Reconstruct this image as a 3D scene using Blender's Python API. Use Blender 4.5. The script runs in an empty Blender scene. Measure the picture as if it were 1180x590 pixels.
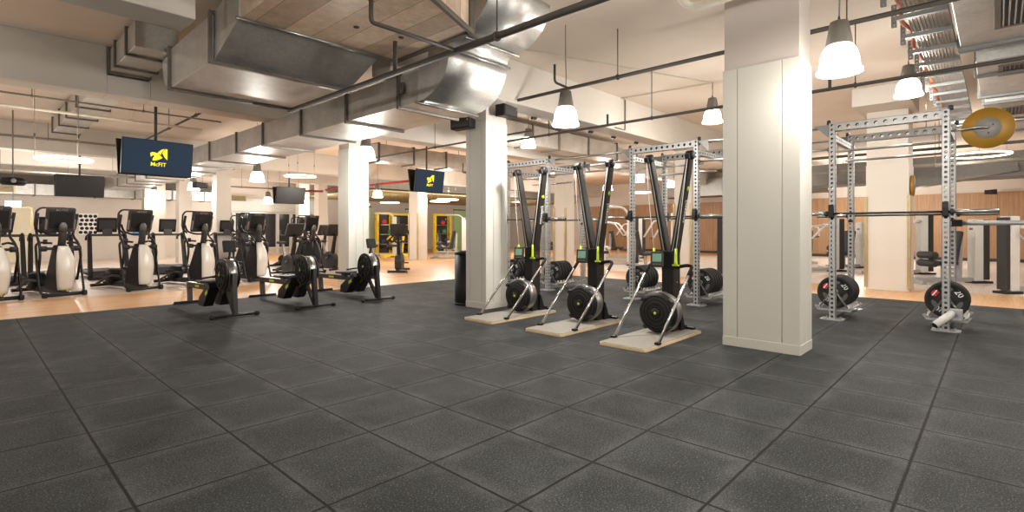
import bpy, bmesh, math, random
from mathutils import Vector, Matrix, Euler
random.seed(7)
PI = math.pi
sc = bpy.context.scene
COL = sc.collection

# ------------------------------------------------------------------ materials
def lin(c):
    out = []
    for v in c[:3]:
        v = v / 255.0
        out.append(v / 12.92 if v <= 0.04045 else ((v + 0.055) / 1.055) ** 2.4)
    return (out[0], out[1], out[2], 1.0)

def base_mat(name):
    m = bpy.data.materials.new(name)
    m.use_nodes = True
    nt = m.node_tree
    return m, nt, nt.nodes['Principled BSDF']

def pos_nodes(nt, scale=(1, 1, 1), world=False):
    if world:
        g = nt.nodes.new('ShaderNodeNewGeometry'); src = g.outputs['Position']
    else:
        g = nt.nodes.new('ShaderNodeTexCoord'); src = g.outputs['Object']
    mp = nt.nodes.new('ShaderNodeMapping')
    mp.inputs['Scale'].default_value = scale
    nt.links.new(src, mp.inputs['Vector'])
    return mp.outputs['Vector']

def noise(nt, vec, scale, detail=3.0, rough=0.55):
    n = nt.nodes.new('ShaderNodeTexNoise')
    n.inputs['Scale'].default_value = scale
    n.inputs['Detail'].default_value = detail
    n.inputs['Roughness'].default_value = rough
    nt.links.new(vec, n.inputs['Vector'])
    return n.outputs['Fac']

def ramp(nt, fac, stops):
    r = nt.nodes.new('ShaderNodeValToRGB')
    e = r.color_ramp.elements
    e[0].position, e[0].color = stops[0]
    e[1].position, e[1].color = stops[-1]
    for p, c in stops[1:-1]:
        x = e.new(p); x.color = c
    nt.links.new(fac, r.inputs['Fac'])
    return r.outputs['Color']

def math_n(nt, op, a, b=None):
    n = nt.nodes.new('ShaderNodeMath'); n.operation = op
    for i, v in enumerate((a, b)):
        if v is None: continue
        if isinstance(v, (int, float)): n.inputs[i].default_value = v
        else: nt.links.new(v, n.inputs[i])
    return n.outputs[0]

def mixc(nt, fac, a, b, mode='MIX'):
    n = nt.nodes.new('ShaderNodeMix'); n.data_type = 'RGBA'; n.blend_type = mode
    for idx, v in ((0, fac), (6, a), (7, b)):
        if isinstance(v, (int, float, tuple)): n.inputs[idx].default_value = v
        else: nt.links.new(v, n.inputs[idx])
    return n.outputs[2]

def bump(nt, b, h, strength=0.3, dist=0.01):
    n = nt.nodes.new('ShaderNodeBump')
    n.inputs['Strength'].default_value = strength
    n.inputs['Distance'].default_value = dist
    nt.links.new(h, n.inputs['Height'])
    nt.links.new(n.outputs['Normal'], b.inputs['Normal'])

def mat(name, rgb, rough=0.5, metal=0.0, var=0.08, scale=6.0, spec=0.5, emit=None, es=0.0):
    m, nt, b = base_mat(name)
    c = lin(rgb)
    v = pos_nodes(nt)
    f = noise(nt, v, scale)
    lo = tuple(x * (1 - var) for x in c[:3]) + (1,)
    hi = tuple(min(1, x * (1 + var)) for x in c[:3]) + (1,)
    nt.links.new(ramp(nt, f, [(0.3, lo), (0.7, hi)]), b.inputs['Base Color'])
    b.inputs['Roughness'].default_value = rough
    b.inputs['Metallic'].default_value = metal
    b.inputs['Specular IOR Level'].default_value = spec
    if emit:
        b.inputs['Emission Color'].default_value = lin(emit)
        b.inputs['Emission Strength'].default_value = es
    return m

M = {}
def mk(name, *a, **k): M[name] = mat(name, *a, **k)
mk('black_plastic', (18, 18, 20), 0.5, spec=0.35)
mk('black_rubber', (26, 26, 27), 0.7)
mk('black_metal', (30, 30, 32), 0.38, 0.2)
mk('charcoal', (48, 47, 47), 0.5, spec=0.4)
mk('grey_plastic', (92, 92, 92), 0.5)
mk('brown_black', (46, 40, 36), 0.45, 0.1, spec=0.4)
mk('pad_black', (44, 44, 46), 0.6)
mk('chrome', (205, 205, 205), 0.16, 1.0, 0.03)
mk('steel', (170, 170, 168), 0.3, 0.9, 0.06)
mk('silver_paint', (172, 174, 174), 0.4, 0.4, 0.04)
mk('silver_dark', (128, 130, 130), 0.4, 0.4, 0.05)
mk('white_paint', (208, 208, 204), 0.4, 0.0, 0.03)
mk('shroud_white', (224, 222, 214), 0.35, 0.1, 0.03)
mk('pipe_grey', (132, 126, 116), 0.5, 0.1)
mk('pipe_dark', (74, 70, 66), 0.6, 0.0, spec=0.3)
mk('pipe_white', (214, 206, 190), 0.55)
mk('red_pipe', (150, 42, 34), 0.5)
mk('lime', (196, 226, 40), 0.5)
mk('yellow', (236, 200, 20), 0.5, var=0.04)
mk('logo_yellow', (250, 225, 20), 0.5, var=0.01, emit=(250, 225, 20), es=0.45)
mk('target_yellow', (156, 116, 34), 0.5, 0.2)
mk('target_grey', (132, 128, 122), 0.55)
mk('copper', (196, 104, 62), 0.45, 0.3)
mk('lamp_grey', (108, 103, 95), 0.5, 0.1)
mk('letter_white', (232, 232, 230), 0.5, var=0.02)
mk('red_mark', (206, 32, 40), 0.5)
mk('blue_ball', (40, 60, 130), 0.5)
mk('red_ball', (190, 50, 46), 0.5)
mk('green_ball', (40, 140, 80), 0.5)
mk('green_panel', (140, 168, 112), 0.6)
mk('orange', (206, 140, 40), 0.5)
mk('exit_green', (0, 150, 100), 0.5, emit=(0, 190, 130), es=1.0)
mk('exit_white', (235, 240, 245), 0.5, emit=(225, 240, 255), es=2.2)
mk('exit_blue', (200, 220, 255), 0.5, emit=(150, 190, 255), es=4.0)
mk('screen_blue', (10, 14, 18), 0.55, spec=0.08, emit=(46, 61, 77), es=0.5, var=0.01)
mk('lcd', (92, 122, 104), 0.35, emit=(92, 130, 108), es=0.35)
mk('screen_dark', (24, 23, 22), 0.35)
mk('door_cream', (216, 206, 176), 0.5, var=0.02)
mk('glass_dark', (52, 54, 56), 0.12)
mk('poster_white', (232, 228, 222), 0.6, var=0.01)
mk('poster_blue', (70, 150, 205), 0.6, var=0.02)
mk('poster_pink', (214, 80, 130), 0.6, var=0.02)
mk('brass_guard', (176, 158, 120), 0.35, 0.6)
mk('grille', (70, 62, 54), 0.6)
mk('ceiling_dark', (150, 140, 110), 0.9)
mk('ply_edge', (222, 198, 160), 0.6)
mk('mat_grey', (150, 146, 138), 0.75, var=0.12, scale=30)
mk('seat_blue', (38, 44, 60), 0.5)

def m_emit(name, rgb, s):
    m = bpy.data.materials.new(name); m.use_nodes = True
    nt = m.node_tree; nt.nodes.clear()
    e = nt.nodes.new('ShaderNodeEmission'); o = nt.nodes.new('ShaderNodeOutputMaterial')
    e.inputs['Color'].default_value = lin(rgb); e.inputs['Strength'].default_value = s
    nt.links.new(e.outputs[0], o.inputs[0])
    M[name] = m
m_emit('lamp_glow', (255, 246, 232), 9.0)
m_emit('ring_glow', (255, 240, 205), 5.0)

def plaster(name, rgb, var=0.05, rough=0.85):
    m, nt, b = base_mat(name); c = lin(rgb)
    v = pos_nodes(nt, world=True)
    f = noise(nt, v, 0.7, 4)
    lo = tuple(x * (1 - var) for x in c[:3]) + (1,); hi = tuple(min(1, x * (1 + var)) for x in c[:3]) + (1,)
    nt.links.new(ramp(nt, f, [(0.3, lo), (0.7, hi)]), b.inputs['Base Color'])
    b.inputs['Roughness'].default_value = rough
    bump(nt, b, noise(nt, v, 60, 2), 0.12, 0.004)
    M[name] = m
plaster('ceiling', (226, 213, 198))
plaster('beam', (206, 200, 191))
plaster('wall_light', (206, 196, 186))
plaster('column_paint', (208, 207, 198), 0.02, 0.45)
plaster('column_raw', (200, 192, 186), 0.03, 0.8)
plaster('column_beige', (204, 196, 185), 0.02, 0.6)

def rubber():
    m, nt, b = base_mat('rubber_tiles')
    v = pos_nodes(nt, world=True)
    sep = nt.nodes.new('ShaderNodeSeparateXYZ'); nt.links.new(v, sep.inputs[0])
    seams = []; cells = []
    wob = math_n(nt, 'MULTIPLY', math_n(nt, 'SUBTRACT', noise(nt, v, 9.0, 2), 0.5), 0.008)
    for ax, off, pitch in (('X', 0.54, 0.597), ('Y', 0.345, 0.6235)):
        t = math_n(nt, 'DIVIDE', math_n(nt, 'SUBTRACT', math_n(nt, 'ADD', sep.outputs[ax], wob), off), pitch)
        cells.append(math_n(nt, 'FLOOR', t))
        fr = math_n(nt, 'FRACT', t)
        d = math_n(nt, 'MINIMUM', fr, math_n(nt, 'SUBTRACT', 1.0, fr))
        seams.append(math_n(nt, 'MULTIPLY', d, pitch))
    d = math_n(nt, 'MINIMUM', seams[0], seams[1])
    seam = nt.nodes.new('ShaderNodeMapRange')
    seam.inputs['From Min'].default_value = 0.0045; seam.inputs['From Max'].default_value = 0.010
    nt.links.new(d, seam.inputs['Value'])
    comb = nt.nodes.new('ShaderNodeCombineXYZ')
    nt.links.new(cells[0], comb.inputs[0]); nt.links.new(cells[1], comb.inputs[1])
    wn = nt.nodes.new('ShaderNodeTexWhiteNoise'); wn.noise_dimensions = '3D'
    nt.links.new(comb.outputs[0], wn.inputs['Vector'])
    grain = noise(nt, v, 95, 4, 0.8)
    speck = noise(nt, v, 130, 2, 0.5)
    cloud = noise(nt, v, 1.8, 5, 0.65)
    base = ramp(nt, grain, [(0.30, lin((20, 22, 23))), (0.5, lin((48, 51, 52))), (0.74, lin((100, 103, 104)))])
    dust = ramp(nt, cloud, [(0.30, (0.5, 0.52, 0.52, 1)), (0.72, (1.3, 1.3, 1.26, 1))])
    base = mixc(nt, 1.0, base, dust, 'MULTIPLY')
    tone = ramp(nt, wn.outputs['Value'], [(0.0, (0.82, 0.83, 0.83, 1)), (1.0, (1.14, 1.13, 1.11, 1))])
    base = mixc(nt, 1.0, mixc(nt, 1.0, base, tone, 'MULTIPLY'), (0.82, 0.85, 0.88, 1), 'MULTIPLY')
    sp = nt.nodes.new('ShaderNodeMapRange')
    sp.inputs['From Min'].default_value = 0.62; sp.inputs['From Max'].default_value = 0.70
    nt.links.new(speck, sp.inputs['Value'])
    base = mixc(nt, math_n(nt, 'MULTIPLY', sp.outputs[0], 0.42), base, lin((168, 168, 166)))
    wear = nt.nodes.new('ShaderNodeMapRange')
    wear.inputs['From Min'].default_value = 0.0; wear.inputs['From Max'].default_value = 0.10
    wear.inputs['To Min'].default_value = 0.42; wear.inputs['To Max'].default_value = 0.0
    nt.links.new(d, wear.inputs['Value'])
    wfn = nt.nodes.new('ShaderNodeMapRange'); wfn.inputs['From Min'].default_value = 0.38; wfn.inputs['From Max'].default_value = 0.72
    nt.links.new(noise(nt, v, 3.0, 6, 0.75), wfn.inputs['Value'])
    wf = math_n(nt, 'MULTIPLY', wear.outputs[0], wfn.outputs[0])
    base = mixc(nt, wf, base, lin((116, 117, 116)))
    base = mixc(nt, seam.outputs[0], lin((8, 8, 8)), base)
    nt.links.new(base, b.inputs['Base Color'])
    b.inputs['Roughness'].default_value = 0.72
    b.inputs['Specular IOR Level'].default_value = 0.22
    h = math_n(nt, 'ADD', math_n(nt, 'MULTIPLY', seam.outputs[0], 1.0), math_n(nt, 'MULTIPLY', grain, 0.5))
    bump(nt, b, h, 0.5, 0.006)
    M['rubber_tiles'] = m
rubber()

def planks(name, c1, c2, w, length, rough=0.35, rot=0.0, vertical=False, seamc=0.6):
    m, nt, b = base_mat(name)
    g = nt.nodes.new('ShaderNodeNewGeometry')
    mp = nt.nodes.new('ShaderNodeMapping')
    if vertical: mp.inputs['Rotation'].default_value = (0, PI / 2, 0) if rot == 0 else (PI / 2, 0, 0)
    else: mp.inputs['Rotation'].default_value = (0, 0, rot)
    nt.links.new(g.outputs['Position'], mp.inputs['Vector'])
    v = mp.outputs['Vector']
    br = nt.nodes.new('ShaderNodeTexBrick')
    br.offset = 0.37
    br.inputs['Scale'].default_value = 1.0
    br.inputs['Brick Width'].default_value = length
    br.inputs['Row Height'].default_value = w
    br.inputs['Mortar Size'].default_value = 0.0025
    br.inputs['Color1'].default_value = lin(c1); br.inputs['Color2'].default_value = lin(c2)
    br.inputs['Mortar'].default_value = tuple(x * seamc for x in lin(c1)[:3]) + (1,)
    nt.links.new(v, br.inputs['Vector'])
    mp2 = nt.nodes.new('ShaderNodeMapping'); mp2.inputs['Scale'].default_value = (1.2, 22, 22)
    nt.links.new(v, mp2.inputs['Vector'])
    f = noise(nt, mp2.outputs['Vector'], 1.6, 5, 0.6)
    gr = ramp(nt, f, [(0.3, (0.82, 0.8, 0.78, 1)), (0.7, (1.12, 1.12, 1.12, 1))])
    nt.links.new(mixc(nt, 1.0, br.outputs['Color'], gr, 'MULTIPLY'), b.inputs['Base Color'])
    b.inputs['Roughness'].default_value = rough
    M[name] = m
planks('wood_floor', (224, 180, 134), (206, 158, 112), 0.19, 1.4)
planks('laminate', (226, 213, 203), (208, 195, 185), 0.22, 1.5, 0.4)

def wood_wall():
    m, nt, b = base_mat('wood_wall')
    v = pos_nodes(nt, (1, 1, 1), world=True)
    v2 = pos_nodes(nt, (14, 14, 0.7), world=True)
    f = noise(nt, v2, 1.5, 5, 0.6)
    c = ramp(nt, f, [(0.25, lin((134, 100, 68))), (0.5, lin((158, 121, 85))), (0.78, lin((174, 138, 100)))])
    sep = nt.nodes.new('ShaderNodeSeparateXYZ'); nt.links.new(v, sep.inputs[0])
    t = math_n(nt, 'FRACT', math_n(nt, 'DIVIDE', sep.outputs['Y'], 1.25))
    s = math_n(nt, 'LESS_THAN', t, 0.012)
    c = mixc(nt, s, c, lin((110, 78, 50)))
    nt.links.new(c, b.inputs['Base Color'])
    b.inputs['Roughness'].default_value = 0.45
    M['wood_wall'] = m
wood_wall()

def galv(name, rgb, stripe=(1.0, 1.0, 1.0), rough=0.38, metal=0.85, amp=0.22, sc_=2.2):
    m, nt, b = base_mat(name); c = lin(rgb)
    v = pos_nodes(nt, stripe)
    f = noise(nt, v, sc_, 5, 0.65)
    vo = nt.nodes.new('ShaderNodeTexVoronoi'); vo.inputs['Scale'].default_value = 26
    nt.links.new(pos_nodes(nt), vo.inputs['Vector'])
    lo = tuple(x * (1 - amp) for x in c[:3]) + (1,); hi = tuple(min(1, x * (1 + amp)) for x in c[:3]) + (1,)
    col = ramp(nt, f, [(0.32, lo), (0.66, hi)])
    sp = ramp(nt, vo.outputs['Distance'], [(0.0, (0.92, 0.92, 0.92, 1)), (0.8, (1.06, 1.06, 1.06, 1))])
    nt.links.new(mixc(nt, 1.0, col, sp, 'MULTIPLY'), b.inputs['Base Color'])
    b.inputs['Metallic'].default_value = metal
    rr = nt.nodes.new('ShaderNodeMapRange')
    rr.inputs['To Min'].default_value = rough - 0.1; rr.inputs['To Max'].default_value = rough + 0.12
    nt.links.new(f, rr.inputs['Value']); nt.links.new(rr.outputs[0], b.inputs['Roughness'])
    M[name] = m
galv('duct_sheet', (188, 186, 181), (1.5, 1.5, 1.5), 0.38, 0.55, 0.14)
galv('duct_side', (150, 142, 130), (1, 1, 1), 0.5, 0.6, 0.14)
galv('duct_bottom', (196, 184, 168), (7, 0.5, 1), 0.34, 0.7, 0.25)
galv('duct_bottom_x', (196, 182, 166), (0.5, 5, 1), 0.36, 0.7, 0.25)
galv('duct_shiny', (214, 214, 212), (0.6, 2, 2), 0.42, 0.85, 0.08)
galv('duct_dull', (120, 118, 114), (1, 1, 1), 0.5, 0.55, 0.12)
galv('duct_flange', (112, 108, 102), (1, 1, 1), 0.45, 0.7, 0.12)
galv('tray_metal', (168, 162, 154), (2, 2, 2), 0.35, 0.85, 0.14)

def plenum_mat():
    m, nt, b = base_mat('plenum_sheet')
    g = nt.nodes.new('ShaderNodeTexCoord')
    mp = nt.nodes.new('ShaderNodeMapping'); mp.inputs['Rotation'].default_value = (0, 0, PI / 2)
    nt.links.new(g.outputs['Object'], mp.inputs['Vector'])
    br = nt.nodes.new('ShaderNodeTexBrick'); br.inputs['Scale'].default_value = 1.0
    br.inputs['Brick Width'].default_value = 9.0; br.inputs['Row Height'].default_value = 0.3
    br.inputs['Mortar Size'].default_value = 0.003
    br.inputs['Color1'].default_value = lin((236, 216, 192)); br.inputs['Color2'].default_value = lin((192, 170, 150))
    br.inputs['Mortar'].default_value = lin((96, 82, 70))
    nt.links.new(mp.outputs['Vector'], br.inputs['Vector'])
    f = noise(nt, pos_nodes(nt, (3, 3, 3)), 3.0, 6, 0.7)
    c = mixc(nt, 1.0, br.outputs['Color'], ramp(nt, f, [(0.3, (0.78, 0.78, 0.78, 1)), (0.7, (1.15, 1.15, 1.15, 1))]), 'MULTIPLY')
    nt.links.new(c, b.inputs['Base Color'])
    b.inputs['Metallic'].default_value = 0.25; b.inputs['Roughness'].default_value = 0.42
    M['plenum_sheet'] = m
plenum_mat()

# ------------------------------------------------------------------ mesh builder
def fillet(path, r, seg=5):
    P = [Vector(p) for p in path]; out = [P[0]]
    for i in range(1, len(P) - 1):
        a, b, c = P[i - 1], P[i], P[i + 1]
        d1 = (a - b); d2 = (c - b)
        k = min(r, d1.length * 0.48, d2.length * 0.48)
        s = b + d1.normalized() * k; e = b + d2.normalized() * k
        for j in range(seg + 1):
            t = j / seg
            out.append(s * (1 - t) ** 2 + b * 2 * t * (1 - t) + e * t * t)
    out.append(P[-1]); return out

class MB:
    def __init__(self): self.v = []; self.f = []; self.sm = []
    def add(self, vs, fs, smooth=False):
        o = len(self.v); self.v += [tuple(x) for x in vs]
        for f in fs: self.f.append(tuple(i + o for i in f)); self.sm.append(smooth)
        return self
    def box(self, c, s, rot=None):
        x, y, z = s[0] / 2, s[1] / 2, s[2] / 2
        vs = [Vector((a * x, b * y, d * z)) for a in (-1, 1) for b in (-1, 1) for d in (-1, 1)]
        if rot is not None:
            R = rot if isinstance(rot, Matrix) else Euler(rot).to_matrix()
            vs = [R @ q for q in vs]
        vs = [q + Vector(c) for q in vs]
        return self.add(vs, [(0, 1, 3, 2), (4, 6, 7, 5), (0, 4, 5, 1), (2, 3, 7, 6), (0, 2, 6, 4), (1, 5, 7, 3)])
    def span(self, x0, x1, y0, y1, z0, z1):
        return self.box(((x0 + x1) / 2, (y0 + y1) / 2, (z0 + z1) / 2), (abs(x1 - x0), abs(y1 - y0), abs(z1 - z0)))
    def bar(self, p0, p1, w, h, up=(0, 0, 1), w1=None, h1=None):
        p0, p1 = Vector(p0), Vector(p1); d = (p1 - p0).normalized(); u = Vector(up)
        s = d.cross(u)
        if s.length < 1e-4: s = d.cross(Vector((1, 0, 0)))
        s.normalize(); u = s.cross(d).normalized()
        w1 = w if w1 is None else w1; h1 = h if h1 is None else h1
        vs = []
        for p, ww, hh in ((p0, w, h), (p1, w1, h1)):
            for a, b in ((-1, -1), (1, -1), (1, 1), (-1, 1)): vs.append(p + s * a * ww / 2 + u * b * hh / 2)
        return self.add(vs, [(3, 2, 1, 0), (4, 5, 6, 7), (0, 1, 5, 4), (1, 2, 6, 5), (2, 3, 7, 6), (3, 0, 4, 7)])
    def tube(self, path, r, n=8, rr=0.0, seg=5, closed=False, radii=None):
        P = fillet(path, rr, seg) if rr else [Vector(p) for p in path]
        N = len(P); vs = []; fs = []; prev = None
        for i, p in enumerate(P):
            if closed: t = P[(i + 1) % N] - P[i - 1]
            else: t = P[min(i + 1, N - 1)] - P[max(i - 1, 0)]
            t.normalize()
            if prev is None:
                a = Vector((0, 0, 1)) if abs(t.z) < 0.9 else Vector((1, 0, 0))
                prev = (a - t * a.dot(t)).normalized()
            else:
                q = prev - t * prev.dot(t)
                prev = q.normalized() if q.length > 1e-6 else prev
            b = t.cross(prev); R = radii[i] if radii else r
            for k in range(n):
                an = 2 * PI * k / n
                vs.append(p + prev * math.cos(an) * R + b * math.sin(an) * R)
        m = N if closed else N - 1
        for i in range(m):
            j = (i + 1) % N
            for k in range(n):
                l = (k + 1) % n
                fs.append((i * n + k, i * n + l, j * n + l, j * n + k))
        self.add(vs, fs, True)
        if not closed:
            o = len(self.v) - len(vs)
            self.f.append(tuple(o + k for k in reversed(range(n)))); self.sm.append(False)
            self.f.append(tuple(o + (N - 1) * n + k for k in range(n))); self.sm.append(False)
        return self
    def cyl(self, p0, p1, r, n=16, r1=None):
        return self.tube([p0, p1], r, n, radii=[r, r if r1 is None else r1])
    def lathe(self, prof, o=(0, 0, 0), axis=(0, 0, 1), n=24, closed=False):
        ax = Vector(axis).normalized(); a = Vector((1, 0, 0)) if abs(ax.x) < 0.9 else Vector((0, 1, 0))
        u = (a - ax * a.dot(ax)).normalized(); w = ax.cross(u); o = Vector(o); vs = []; fs = []
        for r, z in prof:
            for k in range(n):
                an = 2 * PI * k / n
                vs.append(o + ax * z + u * (r * math.cos(an)) + w * (r * math.sin(an)))
        m = len(prof)
        for i in range(m if closed else m - 1):
            j = (i + 1) % m
            for k in range(n):
                l = (k + 1) % n
                fs.append((i * n + k, i * n + l, j * n + l, j * n + k))
        return self.add(vs, fs, True)
    def prism(self, poly, plane, a0, a1, smooth=False):
        # poly in (u, v); plane 'yz' extrudes along x, 'xz' along y, 'xy' along z
        def P(u, v, a): return {'yz': (a, u, v), 'xz': (u, a, v), 'xy': (u, v, a)}[plane]
        n = len(poly)
        vs = [P(u, v, a0) for u, v in poly] + [P(u, v, a1) for u, v in poly]
        self.add(vs, [(i, (i + 1) % n, (i + 1) % n + n, i + n) for i in range(n)], smooth)
        o = len(self.v) - 2 * n
        self.f.append(tuple(o + i for i in reversed(range(n)))); self.sm.append(False)
        self.f.append(tuple(o + n + i for i in range(n))); self.sm.append(False)
        return self
    def sphere(self, c, r, n=14, sx=1, sy=1, sz=1):
        prof = [(max(1e-4, math.sin(PI * i / 8)) * r, -math.cos(PI * i / 8) * r) for i in range(9)]
        o = len(self.v); self.lathe(prof, (0, 0, 0), (0, 0, 1), n)
        for i in range(o, len(self.v)):
            x, y, z = self.v[i]; self.v[i] = (x * sx + c[0], y * sy + c[1], z * sz + c[2])
        return self
    def perf(self, p0, p1, w, h, pitch=0.05, hole=0.012, up=(0, 0, 1), faces=(0, 1, 2, 3)):
        """square tube with a real round hole in every cell of its faces"""
        p0, p1 = Vector(p0), Vector(p1); L = (p1 - p0).length; d = (p1 - p0).normalized(); u = Vector(up)
        s = d.cross(u).normalized(); u = s.cross(d).normalized()
        k = max(1, int(round(L / pitch))); st = L / k
        for fi, (nrm, tan, off, wid) in enumerate(((s, u, w / 2, h), (-s, -u, w / 2, h), (u, -s, h / 2, w), (-u, s, h / 2, w))):
            c0 = p0 + nrm * off
            if fi not in faces:
                q = [c0 - tan * wid / 2, c0 + tan * wid / 2]
                self.add([q[0], q[1], q[1] + d * L, q[0] + d * L], [(0, 3, 2, 1)]); continue
            for i in range(k):
                c = c0 + d * (st * (i + 0.5))
                vs = []
                for a, b in ((1, 0), (1, 1), (0, 1), (-1, 1), (-1, 0), (-1, -1), (0, -1), (1, -1)):
                    vs.append(c + d * (a * st / 2) + tan * (b * wid / 2))
                for j in range(8):
                    an = PI / 4 * j
                    vs.append(c + d * (math.cos(an) * hole) + tan * (math.sin(an) * hole))
                self.add(vs, [(j + 8, j, (j + 1) % 8, (j + 1) % 8 + 8) for j in range(8)])
        return self
    def build(self, name, m, parent=None, bevel=0.0, seg=2, solid=0.0, loc=None, inner=None):
        me = bpy.data.meshes.new(name)
        me.from_pydata(self.v, [], self.f)
        me.polygons.foreach_set('use_smooth', self.sm)
        bm = bmesh.new(); bm.from_mesh(me)
        if not solid: bmesh.ops.recalc_face_normals(bm, faces=bm.faces)
        bm.to_mesh(me); bm.free()
        me.materials.append(M[m] if isinstance(m, str) else m)
        o = bpy.data.objects.new(name, me); COL.objects.link(o)
        if parent is not None: o.parent = parent
        if loc is not None: o.location = loc
        if solid:
            md = o.modifiers.new('thickness', 'SOLIDIFY'); md.thickness = solid
            if inner: me.materials.append(M[inner]); md.material_offset = 1  # inner shell coloured dark to give the shade inside the tube holes
        if bevel:
            md = o.modifiers.new('edges', 'BEVEL'); md.width = bevel; md.segments = seg
            md.limit_method = 'ANGLE'; md.angle_limit = math.radians(40)
        return o

def tag(o, label, cat, group=None, kind=None):
    if label: o['label'] = label
    if cat: o['category'] = cat
    if group: o['group'] = group
    if kind: o['kind'] = kind
    return o
def thing(name, label, cat, loc=(0, 0, 0), rz=0.0, group=None):
    o = bpy.data.objects.new(name, None); COL.objects.link(o)
    o.empty_display_size = 0.1
    o.location = loc; o.rotation_euler = (0, 0, rz)
    return tag(o, label, cat, group)
def kids(o): return [c for c in COL.objects if c.parent == o]
CH = {}
def dup(root, loc, rz, label, group=None):
    if root.name not in CH:
        a = kids(root); CH[root.name] = [(c, [(g) for g in kids(c)]) for c in a]
    r = root.copy(); COL.objects.link(r); r.location = loc; r.rotation_euler = (0, 0, rz); r['label'] = label
    if group: r['group'] = group
    for c, gs in CH[root.name]:
        k = c.copy(); COL.objects.link(k); k.parent = r
        for g in gs:
            q = g.copy(); COL.objects.link(q); q.parent = k
    return r
def struct(mb, name, m, **k):
    o = mb.build(name, m, **k); o['kind'] = 'structure'; return o

def text(name, body, size, m, parent, mtx, ext=0.0015, align='CENTER'):
    cu = bpy.data.curves.new(name, 'FONT'); cu.body = body; cu.size = size; cu.extrude = ext; cu.offset = size * 0.01
    cu.align_x = align; cu.align_y = 'CENTER'; cu.resolution_u = 2
    tmp = bpy.data.objects.new('tmp', cu); COL.objects.link(tmp)
    dg = bpy.context.evaluated_depsgraph_get()
    me = bpy.data.meshes.new_from_object(tmp.evaluated_get(dg))
    bpy.data.objects.remove(tmp)
    me.transform(mtx); me.materials.clear(); me.materials.append(M[m])
    o = bpy.data.objects.new(name, me); COL.objects.link(o); o.parent = parent
    return o
def frame_mtx(o, right, up):
    r = Vector(right).normalized(); u = Vector(up).normalized(); n = r.cross(u)
    m = Matrix((r, u, n)).transposed().to_4x4(); m.translation = Vector(o); return m

# ------------------------------------------------------------------ setting
CZ = 4.08
struct(MB().span(-8, 11.5, -8, 10.12, -0.1, 0.0), 'floor', 'rubber_tiles')
mb = MB().span(-8, 28, 10.12, 12.55, -0.1, -0.002); mb.span(11.5, 13.75, -8, 10.12, -0.1, -0.002); mb.span(8.4, 28, 12.55, 28, -0.1, -0.002)
struct(mb, 'floor_wood', 'wood_floor')
mb = MB().span(-8, 8.4, 12.55, 28, -0.1, -0.001); mb.span(13.75, 28, -8, 10.12, -0.1, -0.001)
struct(mb, 'floor_laminate', 'laminate')
struct(MB().span(-8.2, 28.2, -8.2, 28.2, CZ, CZ + 0.2), 'ceiling', 'ceiling')
struct(MB().span(-8, 28, 28, 28.2, -0.1, CZ), 'wall_back', 'wall_light')
struct(MB().span(28, 28.2, -8, 28, 2.75, CZ), 'wall_right', 'wall_light')
struct(MB().span(27.9, 28.1, -8, 20, 0.0, 2.75), 'trim_1', 'wood_wall')
struct(MB().span(28, 28.2, -8, 28, -0.1, 2.75), 'wall_right_lower', 'wall_light')
struct(MB().span(-8.2, -8, -8, 28, -0.1, CZ), 'wall_left', 'wall_light')
struct(MB().span(-8, 28, -8.2, -8, -0.1, CZ), 'wall_front', 'wall_light')
struct(MB().span(27.84, 27.9, -8, 20, 0.0, 0.12), 'baseboard_right', 'charcoal')
for y0, y1, x0, x1, zb, *zt in ((5.87, 6.32, -8, 1.62, 3.36), (5.87, 6.32, 3.9, 28, 3.36), (10.0, 10.47, -8, 1.55, 3.35), (10.0, 10.47, 2.11, 28, 3.35), (10.0, 10.47, 1.55, 2.11, 3.35, 3.64), (18.5, 18.95, -8, 28, 3.35), (22.7, 23.1, -8, 28, 3.35)):
    struct(MB().span(x0, x1, y0, y1, zb, zt[0] if zt else CZ), 'trim_2' if y0 < 6 else 'trim_3', 'beam', bevel=0.01)
struct(MB().span(12.3, 13.75, 1.2, 2.15, 3.72, CZ), 'trim_4', 'beam', bevel=0.01)

def column(x0, x1, y0, y1, clad=2.98, beige=False, top=CZ, grooves=True):
    m1 = 'column_beige' if beige else 'column_paint'
    core = struct(MB().span(x0 + 0.012, x1 - 0.012, y0 + 0.012, y1 - 0.012, clad - 0.02, top), 'column_core', 'column_beige' if beige else 'column_raw')
    mb = MB()
    g = 0.006
    ys = [y0, y0 + (y1 - y0) * 0.22, y0 + (y1 - y0) * 0.80, y1] if grooves else [y0, y1]
    xs = [x0, x0 + (x1 - x0) * 0.35, x0 + (x1 - x0) * 0.72, x1] if grooves else [x0, x1]
    # cladding strips on the four faces with open joints between them
    mb.span(x0 + 0.02, x1 - 0.02, y0 + 0.02, y1 - 0.02, 0, clad)
    for a, b in zip(ys[:-1], ys[1:]):
        ga = 0 if a == y0 else g / 2; gb = 0 if b == y1 else g / 2
        mb.span(x0, x0 + 0.03, a + ga, b - gb, 0.1, clad); mb.span(x1 - 0.03, x1, a + ga, b - gb, 0.1, clad)
    for a, b in zip(xs[:-1], xs[1:]):
        ga = 0.03 if a == x0 else g / 2; gb = 0.03 if b == x1 else g / 2
        mb.span(a + ga, b - gb, y0, y0 + 0.03, 0.1, clad); mb.span(a + ga, b - gb, y1 - 0.03, y1, 0.1, clad)
    struct(mb, 'column_cladding', m1, bevel=0.003)
    struct(MB().span(x0 - 0.004, x1 + 0.004, y0 - 0.004, y1 + 0.004, 0, 0.1), 'column_plinth', m1, bevel=0.004)
    return core
column(5.70, 6.14, 1.43, 2.19)
column(5.66, 6.14, 5.87, 6.34)
column(5.62, 6.1, 10.0, 10.45)
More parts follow.
